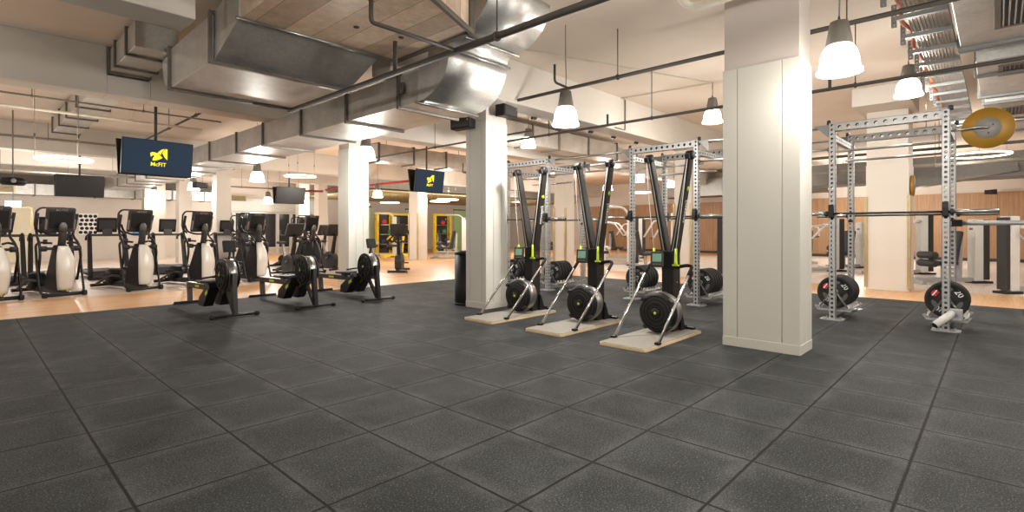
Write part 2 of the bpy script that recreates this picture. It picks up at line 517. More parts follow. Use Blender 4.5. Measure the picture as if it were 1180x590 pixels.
for p in ((5.7, 6.15, 18.5, 18.95), (5.7, 6.15, 22.7, 23.15), (5.2, 5.95, 25.6, 26.1), (11.25, 11.7, 22.7, 23.15), (11.75, 12.3, 25.8, 26.2)):
    column(*p, clad=2.6, grooves=False, beige=True)
for p in ((13.13, 13.9, 1.31, 2.04), (13.13, 13.6, 5.87, 6.34), (13.13, 13.6, 10.0, 10.45), (12.95, 13.45, 17.5, 18.1)):
    column(*p, clad=2.6, grooves=False, beige=True)
    x0, x1, y0, y1 = p
    mb = MB()
    for yy in (y0, y1): mb.box((x0 - 0.004, yy, 1.0), (0.06, 0.06, 1.9))
    struct(mb, 'column_corner_guard', 'brass_guard', bevel=0.004)

plaster('olive_ceiling', (196, 188, 150))
struct(MB().span(12.6, 28, 20.3, 28, 3.0, 3.06), 'ceiling_lowered', 'olive_ceiling')
# back wall: door, glazed windows, posters
def wallrect(name, m, x0, x1, z0, z1, y=28.0, d=0.05, bev=0.004, st=True):
    mb = MB().span(x0, x1, y - d, y, z0, z1)
    return struct(mb, name, m, bevel=bev) if st else mb.build(name, m, bevel=bev)
wallrect('door_1', 'door_cream', 0.98, 1.92, 0.0, 2.1, d=0.06)
wallrect('door_frame', 'brass_guard', 0.9, 2.0, 0.0, 2.18, d=0.03)
hd = struct(MB().cyl((1.72, 27.9, 1.02), (1.84, 27.9, 1.02), 0.012, 8), 'door_handle', 'steel')
wallrect('trim_5', 'white_paint', 8.6, 13.6, 2.2, 2.85, d=0.25)
for i in range(7):
    x0 = 8.75 + i * 0.72
    wallrect('window_%d' % (i + 1), 'glass_dark', x0, x0 + 0.56, 0.35, 2.1, d=0.05)
    f = MB()
    for a in (x0 - 0.08, x0 + 0.56): f.span(a, a + 0.08, 27.88, 28, 0, 2.2)
    f.span(x0, x0 + 0.56, 27.88, 28, 0.27, 0.35); f.span(x0, x0 + 0.56, 27.88, 28, 2.1, 2.2)
    struct(f, 'window_frame', 'white_paint', bevel=0.005)
po = thing('wall_poster', 'white poster with black leaf-like blots on the pale back wall', 'poster', (3.72, 27.98, 1.0))
MB().span(-0.32, 0.32, -0.03, 0, 0.05, 0.95).build('panel', 'poster_white', po, bevel=0.004)
bl = MB()
for i in range(4):
    for j in range(5):
        bl.lathe([(0.001, 0), (0.07, 0), (0.07, 0.006), (0.001, 0.006)], (-0.24 + i * 0.16 + (j % 2) * 0.04 - 0.02, -0.03, 0.15 + j * 0.17), (0, -1, 0), 7)
bl.build('blot_pattern', 'black_plastic', po)
po = thing('wall_poster', 'blue poster with pink and yellow discs beside the far column', 'poster', (5.6, 27.98, 0.95))
MB().span(-0.35, 0.35, -0.03, 0, 0.05, 0.95).build('panel', 'poster_blue', po, bevel=0.004)
MB().lathe([(0.001, 0), (0.2, 0), (0.2, 0.006), (0.001, 0.006)], (0.12, -0.03, 0.42), (0, -1, 0), 20).build('disc', 'yellow', po)
MB().lathe([(0.001, 0), (0.13, 0), (0.13, 0.008), (0.001, 0.008)], (0.18, -0.035, 0.3), (0, -1, 0), 20).build('disc', 'poster_pink', po)

# ------------------------------------------------------------------ ducts and pipes
def flange(x0, x1, z0, z1, y, parent, t=0.035, d=0.05, name='flange', m='duct_flange', base=(0, 0, 0)):
    mb = MB(); a, b, c = base
    mb.span(x0 - t - a, x0 - a, y - d / 2 - b, y + d / 2 - b, z0 - t - c, z1 + t - c)
    mb.span(x1 - a, x1 + t - a, y - d / 2 - b, y + d / 2 - b, z0 - t - c, z1 + t - c)
    mb.span(x0 - a, x1 - a, y - d / 2 - b, y + d / 2 - b, z0 - t - c, z0 - c)
    mb.span(x0 - a, x1 - a, y - d / 2 - b, y + d / 2 - b, z1 - c, z1 + t - c)
    return mb.build(name, m, parent, bevel=0.004)
def flange_x(x, y0, y1, z0, z1, parent, t=0.035, d=0.05, m='duct_flange', base=(0, 0, 0)):
    mb = MB(); a, b, c = base
    for s in ((y0 - t, y0), (y1, y1 + t)): mb.span(x - d / 2 - a, x + d / 2 - a, s[0] - b, s[1] - b, z0 - t - c, z1 + t - c)
    for s in ((z0 - t, z0), (z1, z1 + t)): mb.span(x - d / 2 - a, x + d / 2 - a, y0 - b, y1 - b, s[0] - c, s[1] - c)
    return mb.build('flange', m, parent, bevel=0.004)
def rod(p0, p1, r, parent, m='steel', name='clamp_rod'):
    return MB().cyl(p0, p1, r, 8).build(name, m, parent)

# main supply duct with its S-shaped riser
B = (4.58, 5.5, 2.92)
t = thing('air_duct', 'long galvanised air duct receding to the left with a shiny S-shaped riser', 'air duct', B)
MB().span(-0.5, 0.51, 0.0, 21.3, 0, 0.42).build('duct_run', 'duct_sheet', t, bevel=0.004)
for y in (5.92, 7.31, 8.86, 10.52, 11.94, 13.69, 15.18, 16.7, 18.25, 19.8, 21.3, 22.6, 24.2):
    flange(4.08, 5.09, 2.92, 3.32, y, t, base=B)
prof_out = [(5.5, 2.92), (5.36, 2.935), (5.22, 2.98), (5.09, 3.05), (4.99, 3.14), (4.92, 3.25), (4.885, 3.36), (4.87, 3.46)]
prof_up = [(4.87, 3.46), (4.86, 3.52), (4.82, 3.57), (4.75, 3.595), (4.70, 3.60)]
prof_top = [(4.70, 3.60), (4.5, 3.625), (4.36, 3.69), (4.24, 3.79), (4.16, 3.91), (4.12, 4.02), (4.115, 4.075)]
inner1 = [(5.29, 3.46), (5.31, 3.40), (5.36, 3.35), (5.44, 3.335), (5.5, 3.335)]
L = lambda P: [(y - B[1], z - B[2]) for y, z in P]
MB().prism(L(prof_out + inner1), 'yz', -0.5, 0.51, True).build('elbow', 'duct_shiny', t)
MB().prism(L(prof_up + [(4.75, 4.02), (5.1, 3.98), (5.27, 3.8), (5.29, 3.46)]), 'yz', -0.5, 0.51, True).build('elbow', 'duct_shiny', t)
MB().prism(L(prof_top + [(4.70, 4.075)]), 'yz', -0.5, 0.51, True).build('elbow', 'duct_shiny', t)
for p, q in ((5.5, 2.905), (4.862, 3.455), (4.705, 3.585)):
    MB().cyl((-0.55, p - B[1], q - B[2]), (0.56, p - B[1], q - B[2]), 0.018, 8).build('clamp_rod', 'steel', t)
MB().span(-0.55, -0.515, 0.28, 0.36, 0.15, 0.3).build('access_latch', 'duct_flange', t, bevel=0.004)

# big plenum overhead stepping down into a box duct
B = (2.7, 5.65, 3.15)
t = thing('air_duct', 'wide overhead plenum duct with riveted sheet underside sloping down to a box duct', 'air duct', B)
MB().prism([(1.97 - B[0], 0), (3.8 - B[0], -0.03), (3.8 - B[0], -1.44), (1.97 - B[0], -2.25)], 'xy', 0.27, 0.92).build('plenum_box', 'plenum_sheet', t, bevel=0.004)
MB().prism([(0.0, 0.27), (0.75, 0.0), (0.75, 0.53), (0.0, 0.7)], 'yz', 1.95 - B[0], 3.6 - B[0]).build('sloped_transition', 'duct_sheet', t)
MB().span(1.93 - B[0], 3.6 - B[0], 0.78, 2.42, 0.0, 0.52).build('box_duct', 'duct_sheet', t, bevel=0.004)
for y in (0.765, 2.42):
    flange(1.93, 3.6, 3.15, 3.67, B[1] + y, t, base=B)
rod((1.92 - B[0], 0.0, 0.26), (3.82 - B[0], -0.03, 0.26), 0.022, t)
rod((1.9 - B[0], 0.80, -0.02), (3.62 - B[0], 0.80, -0.02), 0.016, t)
MB().span(3.8 - B[0], 3.86 - B[0], -1.44, 0.0, 0.25, 0.31).build('flange', 'duct_flange', t, bevel=0.004)
MB().span(3.8 - B[0], 3.87 - B[0], -1.47, -1.38, 0.25, 0.92).build('flange', 'duct_flange', t, bevel=0.004)
MB().bar((3.84 - B[0], -1.45, 0.26), (1.97 - B[0], -2.28, 0.26), 0.05, 0.05).build('flange', 'duct_flange', t, bevel=0.004)
for p in ((2.3, 4.6), (2.9, 5.0), (3.4, 4.9)):
    MB().cyl((p[0] - B[0], p[1] - B[1], 0.262), (p[0] - B[0], p[1] - B[1], 0.27), 0.03, 12).build('rivet_cap', 'pipe_dark', t)
pr = [(2.44, 0.0), (2.62, 0.02), (2.82, 0.1), (2.96, 0.24), (3.0, 0.4), (3.0, 0.5), (2.44, 0.5)]
MB().prism(pr, 'yz', 1.97 - B[0], 2.35 - B[0], True).build('curved_end', 'duct_sheet', t)

# small duct passing through the beam
B = (1.83, 8.3, 3.68)
t = thing('air_duct', 'small square air duct passing through the concrete beam at upper left', 'air duct', B)
MB().span(-0.25, 0.25, 0, 1.68, 0, 0.34).build('duct_section', 'duct_sheet', t, bevel=0.004)
MB().span(-0.25, 0.25, 1.68, 8.8, 0, 0.34).build('duct_section', 'duct_sheet', t, bevel=0.004)
for y in (8.75, 9.5, 9.93, 10.6, 11.8, 13.2, 14.6, 15.8, 17.05):
    flange(1.58, 2.08, 3.68, 4.02, y, t, t=0.03, base=B)

# galvanised duct crossing behind the centre column
B = (11.5, 8.75, 3.45)
t = thing('air_duct', 'galvanised duct crossing under the ceiling behind the power racks', 'air duct', B)
MB().span(-2.6, 2.7, 0, 0.6, 0, 0.5).build('duct_run', 'duct_sheet', t, bevel=0.004)
for x in (8.95, 10.1, 11.2, 12.6, 14.15): flange_x(x, 8.75, 9.35, 3.45, 3.95, t, base=B)
MB().bar((2.7, 0.3, 0.25), (4.2, 0.3, -0.05), 0.55, 0.42).build('tapered_end', 'duct_sheet', t)
for x in (9.3, 12.0): rod((x - B[0], 0.3, 0.5), (x - B[0], 0.3, CZ - B[2]), 0.008, t, 'duct_flange', 'hanger_rod')
B = (10.5, 13.3, 3.3)
t = thing('air_duct', 'distant galvanised duct above the small hanging screen in the middle', 'air duct', B)
MB().span(-2.1, 6.0, 0, 0.6, 0, 0.5).build('duct_run', 'duct_sheet', t, bevel=0.004)
for x in (8.45, 9.7, 11.0, 12.4, 14.0): flange_x(x, 13.3, 13.9, 3.3, 3.8, t, base=B)
for x in (8.9, 11.8): rod((x - B[0], 0.3, 0.5), (x - B[0], 0.3, CZ - B[2]), 0.008, t, 'duct_flange', 'hanger_rod')
# duct along the back wall
B = (3.0, 27.3, 2.62)
t = thing('air_duct', 'wall duct with grilles running above the far left back wall', 'air duct', B)
MB().span(-8, 5.6, 0, 0.6, 0, 0.42).build('duct_run', 'duct_sheet', t, bevel=0.004)
for x in (2.0, 3.9, 5.2, 6.6, 7.9): flange_x(x, 27.3, 27.9, 2.62, 3.04, t, base=B)
for x in (0.9, 9.2):
    g = MB().span(x - 0.55 - B[0], x + 0.55 - B[0], -0.05, -0.02, 0.05, 0.33).build('grille', 'brass_guard', t, bevel=0.004)
    q = MB()
    for k in range(6): q.box((x - B[0], -0.055, 0.09 + k * 0.04), (1.0, 0.012, 0.022), (0.5, 0, 0))
    q.build('louvre', 'grille', g)
struct(MB().span(-8, 8.5, 27.5, 28, 3.05, 3.4), 'trim_6', 'grille')

rod((4.9, 0.3, 0.42), (4.9, 0.3, CZ - B[2]), 0.008, t, 'duct_flange', 'hanger_rod')
# stepped ventilation ducts at the upper right
def vent_duct(x0, x1, y0, y1, z0, z1, label, vents, rows):
    B = (x0, y1, z0)
    t = thing('ventilation_duct', label, 'air duct', B)
    MB().span(0, x1 - x0, y0 - y1, 0, 0, z1 - z0).build('duct_box', 'duct_sheet', t, bevel=0.006)
    for x in rows:
        q = MB(); q.span(x - x0 - 0.03, x - x0 + 0.03, y0 - y1, 0.03, -0.035, 0.0); q.span(x - x0 - 0.03, x - x0 + 0.03, 0.0, 0.035, 0, z1 - z0)
        q.build('flange', 'silver_dark', t, bevel=0.004)
    for (vx0, vx1, vy0, vy1) in vents:
        g = MB(); a, b, c, d = vx0 - x0, vx1 - x0, vy0 - y1, vy1 - y1
        g.span(a - 0.05, a, c - 0.05, d + 0.05, -0.012, 0); g.span(b, b + 0.05, c - 0.05, d + 0.05, -0.012, 0)
        g.span(a, b, c - 0.05, c, -0.012, 0); g.span(a, b, d, d + 0.05, -0.012, 0)
        go = g.build('grille_frame', 'duct_flange', t, bevel=0.003)
        MB().span(a, b, c, d, -0.004, 0).build('grille_void', 'black_plastic', go)
        q = MB(); n = 9
        for k in range(n):
            yy = c + (d - c) * (k + 0.5) / n
            q.box(((a + b) / 2, yy, -0.006), (b - a, 0.012, 0.008), (0.5, 0, 0))
        q.build('louvre', 'grille', go)
vent_duct(5.6, 8.45, -1.9, 0.33, 3.45, 4.0, 'large flat ventilation duct with a black grille at the upper right corner', [(6.6, 7.7, -0.42, -0.02)], (8.3, 8.41))
vent_duct(8.6, 10.9, -1.9, 0.2, 3.32, 4.0, 'second ventilation duct, stepped behind the corner one, with narrow grille', [(9.0, 9.5, -0.42, -0.05)], (9.35, 10.85))
vent_duct(11.0, 14.5, -2.4, 0.15, 3.25, 4.0, 'third ventilation duct, farthest of the stepped ducts at upper right', [(11.7, 12.4, -0.5, -0.1)], (11.05, 12.9, 14.4))

# perforated cable tray with brackets and orange conduit
B = (5.6, 0.55, 3.5)
t = thing('cable_tray', 'corrugated metal cable tray with brackets and orange conduit near the right lamps', 'cable tray', B)
q = MB(); n = 10; yb0, yb1 = -0.17, 0.15
for k in range(n):
    y0 = yb0 + (yb1 - yb0) * k / n; y1 = yb0 + (yb1 - yb0) * (k + 0.55) / n
    q.span(0, 8.9, y0, y1, 0.0, 0.012); q.span(0, 8.9, y1, yb0 + (yb1 - yb0) * (k + 1) / n, 0.012, 0.022)
q.build('tray_floor', 'tray_metal', t)
for s in (yb0 - 0.01, yb1): MB().span(0, 8.9, s, s + 0.01, 0, 0.08).build('tray_side', 'tray_metal', t)
for k in range(12):
    x = 0.45 + k * 0.7
    br = MB().span(x - 0.025, x + 0.025, yb0 - 0.02, yb1 + 0.1, -0.05, -0.005).build('bracket', 'silver_dark', t, bevel=0.003)
    MB().perf((x, yb1 + 0.1, -0.11), (x, yb1 + 0.1, 0.12), 0.045, 0.045, 0.05, 0.012, (1, 0, 0)).build('hanger_strut', 'silver_dark', br)
pth = [(0, yb1 + 0.05, 0.04)]
for k in range(1, 26): pth.append((k * 0.35, yb1 + 0.045 + 0.025 * math.sin(k * 1.9), 0.035 + 0.02 * math.cos(k * 2.3)))
MB().tube(pth, 0.022, 8, 0.1, 3).build('orange_conduit', 'copper', t)

# pipes
def pipe(label, path, r, m='pipe_grey', cat='pipe', hang=(), rr=0.06, name='sprinkler_pipe', up=CZ):
    o = Vector(path[0])
    t = thing(name, label, cat, o)
    MB().tube([Vector(p) - o for p in path], r, 10, rr).build('pipe_run', m, t)
    for h in hang:
        h = Vector(h) - o
        q = MB().cyl(h + Vector((0, 0, r * 0.8)), (h.x, h.y, up - o.z), 0.007, 6)
        q.build('hanger_rod', m, t)
        MB().lathe([(r + 0.003, -0.012), (r + 0.012, -0.012), (r + 0.012, 0.012), (r + 0.003, 0.012)], h, Vector(path[1]) - Vector(path[0]), 14, True).build('clip', m, t)
    return t
p1 = pipe('thick dark sprinkler pipe running diagonally below the shiny S-shaped duct riser', [(3.32, -2.5, 3.0), (3.32, 7.6, 3.0)], 0.033, 'pipe_dark', hang=[(3.32, 3.3, 3.0), (3.32, 1.2, 3.0)], up=3.9)
MB().tube([(0, 6.35, 0), (-0.95, 6.35, 0), (-0.95, 6.35, 0.18)], 0.02, 8, 0.04).build('branch_pipe', 'pipe_dark', p1)
MB().tube([(0, 7.4, 0), (0, 7.4, 0.35)], 0.024, 8).build('riser', 'pipe_dark', p1)
MB().tube([(0, 10.0, 0.0), (-0.55, 10.0, 0.0)], 0.02, 8).build('branch_pipe', 'pipe_dark', p1)
MB().cyl((-0.95, 6.35, 0.18), (-0.95, 6.35, 0.24), 0.028, 10, 0.02).build('sprinkler_head', 'copper', p1)
p2 = pipe('dark sprinkler pipe above the central pendant, running past the big column', [(6.33, -3, 3.4), (6.33, 5.8, 3.4)], 0.027, 'pipe_dark', hang=[(6.33, 3.9, 3.4), (6.33, 1.15, 3.4)])
MB().tube([(0, 7.75, 0), (-0.35, 7.75, 0.02), (-0.35, 7.75, 0.28)], 0.018, 8, 0.06).build('branch_pipe', 'pipe_dark', p2)
p3 = pipe('thinner sprinkler pipe beyond the central pendants near the rack tops', [(8.25, -2.5, 3.2), (8.25, 8.5, 3.2)], 0.025, 'pipe_dark', hang=[(8.25, 4.4, 3.2), (8.25, 1.4, 3.2), (8.25, 6.7, 3.2)])
MB().cyl((0, 7.8, 0), (0, 7.8, 0.2), 0.022, 8).build('sprinkler_stub', 'pipe_dark', p3)
MB().cyl((0, 4.2, 0), (0, 4.2, 0.2), 0.022, 8).build('sprinkler_stub', 'pipe_dark', p3)
pipe('pale ceiling conduit leading from the central pendant to the pendant by the big column', [(5.4, 5.6, 4.06), (9.85, 4.0, 4.06), (9.6, 6.55, 4.06)], 0.012, 'pipe_white', rr=0.02, name='ceiling_conduit')
pipe('short vertical conduit on the beam face behind the central pendant', [(9.8, 5.85, 4.05), (9.8, 5.85, 3.4), (9.4, 5.85, 3.4)], 0.012, 'pipe_grey', rr=0.02, name='wall_conduit')
pipe('thick pale bent pipe at the top beside the big column', [(5.35, -1.5, 3.62), (5.35, 2.42, 3.62), (5.05, 2.52, 3.9), (5.05, 0.2, 3.9)], 0.045, 'pipe_white', rr=0.12, name='drain_pipe')
pipe('thin pipe crossing left of the hanging screen below the beam, nearer of two', [(-3, 11.4, 3.42), (3.6, 11.4, 3.42)], 0.016, 'pipe_grey', hang=[(0.8, 11.4, 3.42), (2.3, 11.4, 3.42)])
pipe('thicker pipe crossing left of the hanging screen, behind the nearer thin one', [(-3, 12.6, 3.42), (3.6, 12.6, 3.42)], 0.027, 'pipe_white', hang=[(0.9, 12.6, 3.42), (2.35, 12.6, 3.42)])
pipe('pipe crossing in front of the second far beam at left', [(-3, 18.3, 3.65), (4.0, 18.3, 3.65)], 0.03, 'pipe_grey', hang=[(1.6, 18.3, 3.65)])
pipe('low dark pipe run above the left cardio machines at the back', [(-2, 21.0, 3.0), (4.0, 21.0, 3.0)], 0.04, 'pipe_grey', hang=[(0.8, 21.0, 3.0), (2.3, 21.0, 3.0), (3.4, 21.0, 3.0)])
pipe('dark pipe running down from the beam towards the large hanging screen', [(3.34, 10.6, 3.62), (3.34, 17.5, 3.62)], 0.022, 'pipe_dark', hang=[(3.34, 12.1, 3.62), (3.34, 14.1, 3.62)])
pipe('red fire pipe behind the small hanging screen', [(11.0, 21.5, 3.0), (11.0, 14.5, 3.0)], 0.045, 'red_pipe', hang=[(11.0, 18.0, 3.0)])
pipe('red fire pipe below the ceiling by the two far columns', [(9.4, 22.0, 2.9), (11.1, 22.0, 2.98)], 0.045, 'red_pipe', hang=[(10.0, 22.0, 2.93)])
pipe('dark pipe between the two middle columns above the small screen', [(7.6, 13.8, 3.18), (7.6, 6.6, 3.18)], 0.02, 'pipe_dark', hang=[(7.6, 12.6, 3.18), (7.6, 9.6, 3.18)])
pipe('hooked thin pipe end right of the slender middle column', [(6.75, 12.4, 2.86), (6.75, 10.6, 2.86), (6.75, 10.6, 3.05)], 0.018, 'pipe_dark', hang=[(6.75, 11.6, 2.86)], rr=0.03)
pipe('hooked thin pipe end right of the small hanging screen', [(9.0, 9.0, 2.75), (9.0, 10.2, 2.75), (9.0, 10.2, 3.0)], 0.018, 'pipe_dark', hang=[(9.0, 9.4, 2.75)], rr=0.03)
pipe('low pipe behind the rear cardio consoles', [(5.6, 20.6, 2.85), (9.6, 20.6, 2.85)], 0.03, 'pipe_grey', hang=[(7.2, 20.6, 2.85), (8.6, 20.6, 2.85)])
pipe('galvanised pipe across the upper right behind the yellow target disc', [(12.0, -2, 3.08), (12.0, 1.1, 3.08)], 0.04, 'steel', hang=[(12.0, 0.95, 3.08)])
pipe('upper thin pipe behind the right rack top', [(15.6, -2, 3.15), (15.6, 4.5, 3.15)], 0.035, 'pipe_dark', hang=[(15.6, 1.0, 3.15), (15.6, 3.2, 3.15)])
pipe('lower pipe behind the right rack top, below the thin one', [(17.5, -2, 2.95), (17.5, 5.0, 2.95)], 0.045, 'pipe_grey', hang=[(17.5, 1.2, 2.95), (17.5, 3.4, 2.95)])
B = (20.0, 0.2, 2.75)
t = thing('air_duct', 'large dull duct above the wooden wall at far right', 'air duct', B)
MB().span(0, 1.2, -4, 6, 0, 0.7).build('duct_run', 'duct_dull', t, bevel=0.01)
rod((0.6, 1.0, 0.7), (0.6, 1.0, CZ - B[2]), 0.01, t, 'duct_flange', 'hanger_rod')
MB().bar((0.2, 1.8, -0.05), (0.2, -0.6, 0.3), 0.7, 0.35).build('duct_offset', 'duct_dull', t)
B = (24.0, 8.0, 2.85)
t = thing('air_duct', 'dark grey duct high above the wooden wall behind the ski machines', 'air duct', B)
MB().span(0, 1.4, -3.0, 4.4, 0, 0.8).build('duct_run', 'duct_dull', t, bevel=0.01)
rod((0.7, 1.0, 0.8), (0.7, 1.0, CZ - B[2]), 0.01, t, 'duct_flange', 'hanger_rod')

for i, x in enumerate((7.35, 8.1, 9.2, 10.1, 11.1)):
    t = thing('beam_clamp', 'small black clamp on the beam edge behind the central pendant, %s from the left' % ('first', 'second', 'third', 'fourth', 'fifth')[i], 'clamp', (x, 6.32, 3.36), 0, 'clamps along the beam')
    MB().prism([(-0.07, -0.002), (0.07, -0.002), (0.03, -0.05), (-0.07, -0.05)], 'xz', -0.02, 0.03).build('jaw', 'black_metal', t, bevel=0.003)
    MB().cyl((0, 0, -0.05), (0, 0, -0.07), 0.01, 6).build('bolt', 'steel', t)
# ------------------------------------------------------------------ lamps and added fill lights
def pendant_proto(x, y, zb, label, h_cable):
    t = thing('pendant_lamp', label, 'lamp', (x, y, zb), 0, 'industrial bell pendants')
    MB().lathe([(0.001, 0.47), (0.075, 0.47), (0.078, 0.455), (0.112, 0.26), (0.10, 0.25), (0.001, 0.25)], n=28).build('housing', 'lamp_grey', t)
    MB().lathe([(0.10, 0.252), (0.118, 0.235), (0.142, 0.19), (0.158, 0.13), (0.165, 0.06), (0.168, 0.04), (0.186, 0.022), (0.186, 0.0), (0.178, 0.0), (0.155, 0.05), (0.09, 0.2), (0.001, 0.21)], n=32).build('glass_bell', 'lamp_glow', t)
    MB().tube([(-0.03, 0, 0.47), (-0.03, 0, 0.50), (0, 0, 0.53), (0.03, 0, 0.50), (0.03, 0, 0.47)], 0.006, 6).build('hook', 'pipe_dark', t)
    return t
CLIGHT = (1.0, 0.945, 0.875)
def light(x, y, z, w, r=0.14):
    l = bpy.data.lights.new('lamp_or_fill_light', 'POINT'); l.energy = w; l.color = CLIGHT; l.shadow_soft_size = r
    o = bpy.data.objects.new('lamp_or_fill_light', l); COL.objects.link(o); o.location = (x, y, z); return o
LW = 120.0
LAMPS = [(5.56, 1.07, 2.70, 'largest bell pendant, glowing at upper right beside the big column', 0.36),
         (5.72, 4.35, 2.69, 'bell pendant on a grey cord in the upper middle, right of the S-shaped duct', 1),
         (9.95, 1.0, 3.30, 'bell pendant above the right power rack, next to the cable tray', 1),
         (9.89, 4.0, 3.31, 'small bell pendant at the left edge of the big column', 1),
         (9.76, 8.59, 3.32, 'small bell pendant right of the black speaker on the middle column', 1),
         (5.40, 8.95, 2.61, 'bell pendant touching the slender middle column under the duct', 1),
         (5.35, 14.2, 2.52, 'bell pendant under the long duct, left of the slender middle column', 1),
         (5.28, 19.36, 2.56, 'bell pendant just right of the large hanging screen, low', 0.5),
         (5.45, 25.2, 2.62, 'bell pendant under the right half of the large hanging screen', 0.12),
         (10.3, 16.3, 2.42, 'bell pendant left of the small hanging screen, over the yellow gym area', 1),
         (8.4, 21.2, 2.30, 'bell pendant left of the dark screen back, in front of the glazed wall', 0.6),
         (16.2, 10.4, 2.70, 'bell pendant seen between the middle and right ski machines', 1),
         (21.6, 10.6, 3.15, 'bell pendant seen inside the arms of the nearest ski machine', 1),
         (24.6, 4.6, 3.45, 'left of two bell pendants close together behind the right rack', 0.6),
         (24.6, 4.1, 3.45, 'right of two bell pendants close together behind the right rack', 0.6),
         (25.2, 3.7, 3.2, 'lowest bell pendant behind the right rack, beside the beige column', 0.6)]
first = None
for x, y, z, lb, k in LAMPS:
    if first is None: first = o = pendant_proto(x, y, z, lb, 1)
    else: o = dup(first, (x, y, z), 0, lb)
    pth = [(0, 0, 0.53)] + [(0.012 * math.sin(i * 2.1), 0.01 * math.cos(i * 1.7), 0.53 + (CZ - z - 0.53) * i / 6) for i in range(1, 6)] + [(0, 0, CZ - z)]
    MB().tube(pth, 0.007, 6, 0.1, 3).build('cord', 'pipe_grey', o)
    light(x, y, z - 0.06, LW * k)
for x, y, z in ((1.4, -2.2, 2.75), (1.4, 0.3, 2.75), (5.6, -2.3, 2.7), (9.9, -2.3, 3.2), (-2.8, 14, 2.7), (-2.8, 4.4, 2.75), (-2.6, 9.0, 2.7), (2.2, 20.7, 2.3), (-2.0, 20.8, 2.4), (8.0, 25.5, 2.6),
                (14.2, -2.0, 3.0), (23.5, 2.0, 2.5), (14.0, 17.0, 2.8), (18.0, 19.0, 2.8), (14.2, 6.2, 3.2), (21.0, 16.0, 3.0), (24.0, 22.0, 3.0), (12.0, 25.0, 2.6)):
    light(x, y, z, LW * (0.55 if x < 0 or x in (14.2, 18.0, 12.0) else 0.9))  # added point lights without fittings, behind the camera and as far fill

def ring_light(x, y, z, d, label, rz=0.0, sx=1.0):
    t = thing('hanging_ring_lamp', label, 'lamp', (x, y, z), rz, 'glowing ring lights')
    n = 32; P = [(d / 2 * math.cos(2 * PI * k / n) * sx, d / 2 * math.sin(2 * PI * k / n), 0) for k in range(n)]
    MB().tube(P, 0.02, 8, closed=True).build('glowing_ring', 'ring_glow', t)
    for k in (0, n // 3, 2 * n // 3):
        p = Vector(P[k]); w = MB().cyl(p + Vector((0, 0, 0.028)), (p.x, p.y, CZ - z), 0.005, 6).build('suspension_wire', 'pipe_grey', t)
        MB().cyl((p.x, p.y, 0.35), (p.x, p.y, 0.41), 0.013, 8).build('wire_grip', 'pipe_dark', w)
    return t
ring_light(1.27, 12.07, 2.5, 0.78, 'glowing ring lamp at upper left above the dark screen back', PI)
ring_light(7.6, 16.6, 3.0, 0.95, 'glowing ring lamp above the screen back in the middle')
ring_light(17.2, 0.35, 3.1, 1.2, 'glowing ring lamp right of the power rack, below the target disc')
for x, y, z, lb in ((14.3, 17.2, 2.55, 'flat glowing lamp just right of the small screen'), (15.5, 19.2, 2.6, 'flat glowing lamp right below the small screen'),
                    (14.6, 22.0, 2.6, 'flat glowing lamp left of the small screen over the yellow frames'), (13.9, 23.6, 2.55, 'lower flat glowing lamp left of the pale column'),
                    (20.5, 11.5, 2.9, 'flat glowing lamp behind the left ski machine arms'), (18.8, 8.6, 2.9, 'flat glowing lamp behind the middle ski machine arms'),
                    (10.7, 23.8, 2.6, 'flat glowing lamp before the glazed wall'), (19.4, 5.2, 3.0, 'flat glowing lamp at the left edge of the big column')):
    ring_light(x, y, z, 0.9, lb)
for p in ((1.27, 12.07, 2.4), (7.6, 16.6, 2.9), (17.2, 0.55, 3.0), (15.5, 19.2, 2.5), (20, 10, 2.8), (1.0, 19.5, 2.6), (1.0, 24.5, 2.6)):
    light(*p, LW * 0.22, 0.4)  # soft light at the ring lamps, plus added fill where no ring hangs

# ------------------------------------------------------------------ hanging screens
def logo(parent, o, right, up, s, nrm):
    polys = [[(.0, .60), (.06, .68), (.22, .70), (.34, .66), (.50, .56), (.62, .46), (.72, .36), (.60, .26), (.44, .18), (.28, .12), (.14, .12), (.16, .28), (.24, .44), (.17, .50), (.04, .36)],
             [(.36, .60), (.50, .78), (.64, .92), (.82, 1.0), (.72, .84), (.64, .68), (.60, .54), (.52, .60)],
             [(.88, 1.0), (.98, .98), (1.0, .22), (.84, .40), (.70, .66), (.74, .80)]]
    r = Vector(right); u = Vector(up); n = Vector(nrm); o = Vector(o)
    mb = MB()
    for P in polys:
        k = len(P); vs = [o + r * (a - .5) * s + u * (b - .5) * s * .95 + n * e for e in (0.0005, 0.003) for a, b in P]
        mb.add(vs, [tuple(range(k, 2 * k))] + [(i, (i + 1) % k, (i + 1) % k + k, i + k) for i in range(k)])
    mb.build('emblem', 'logo_yellow', parent)
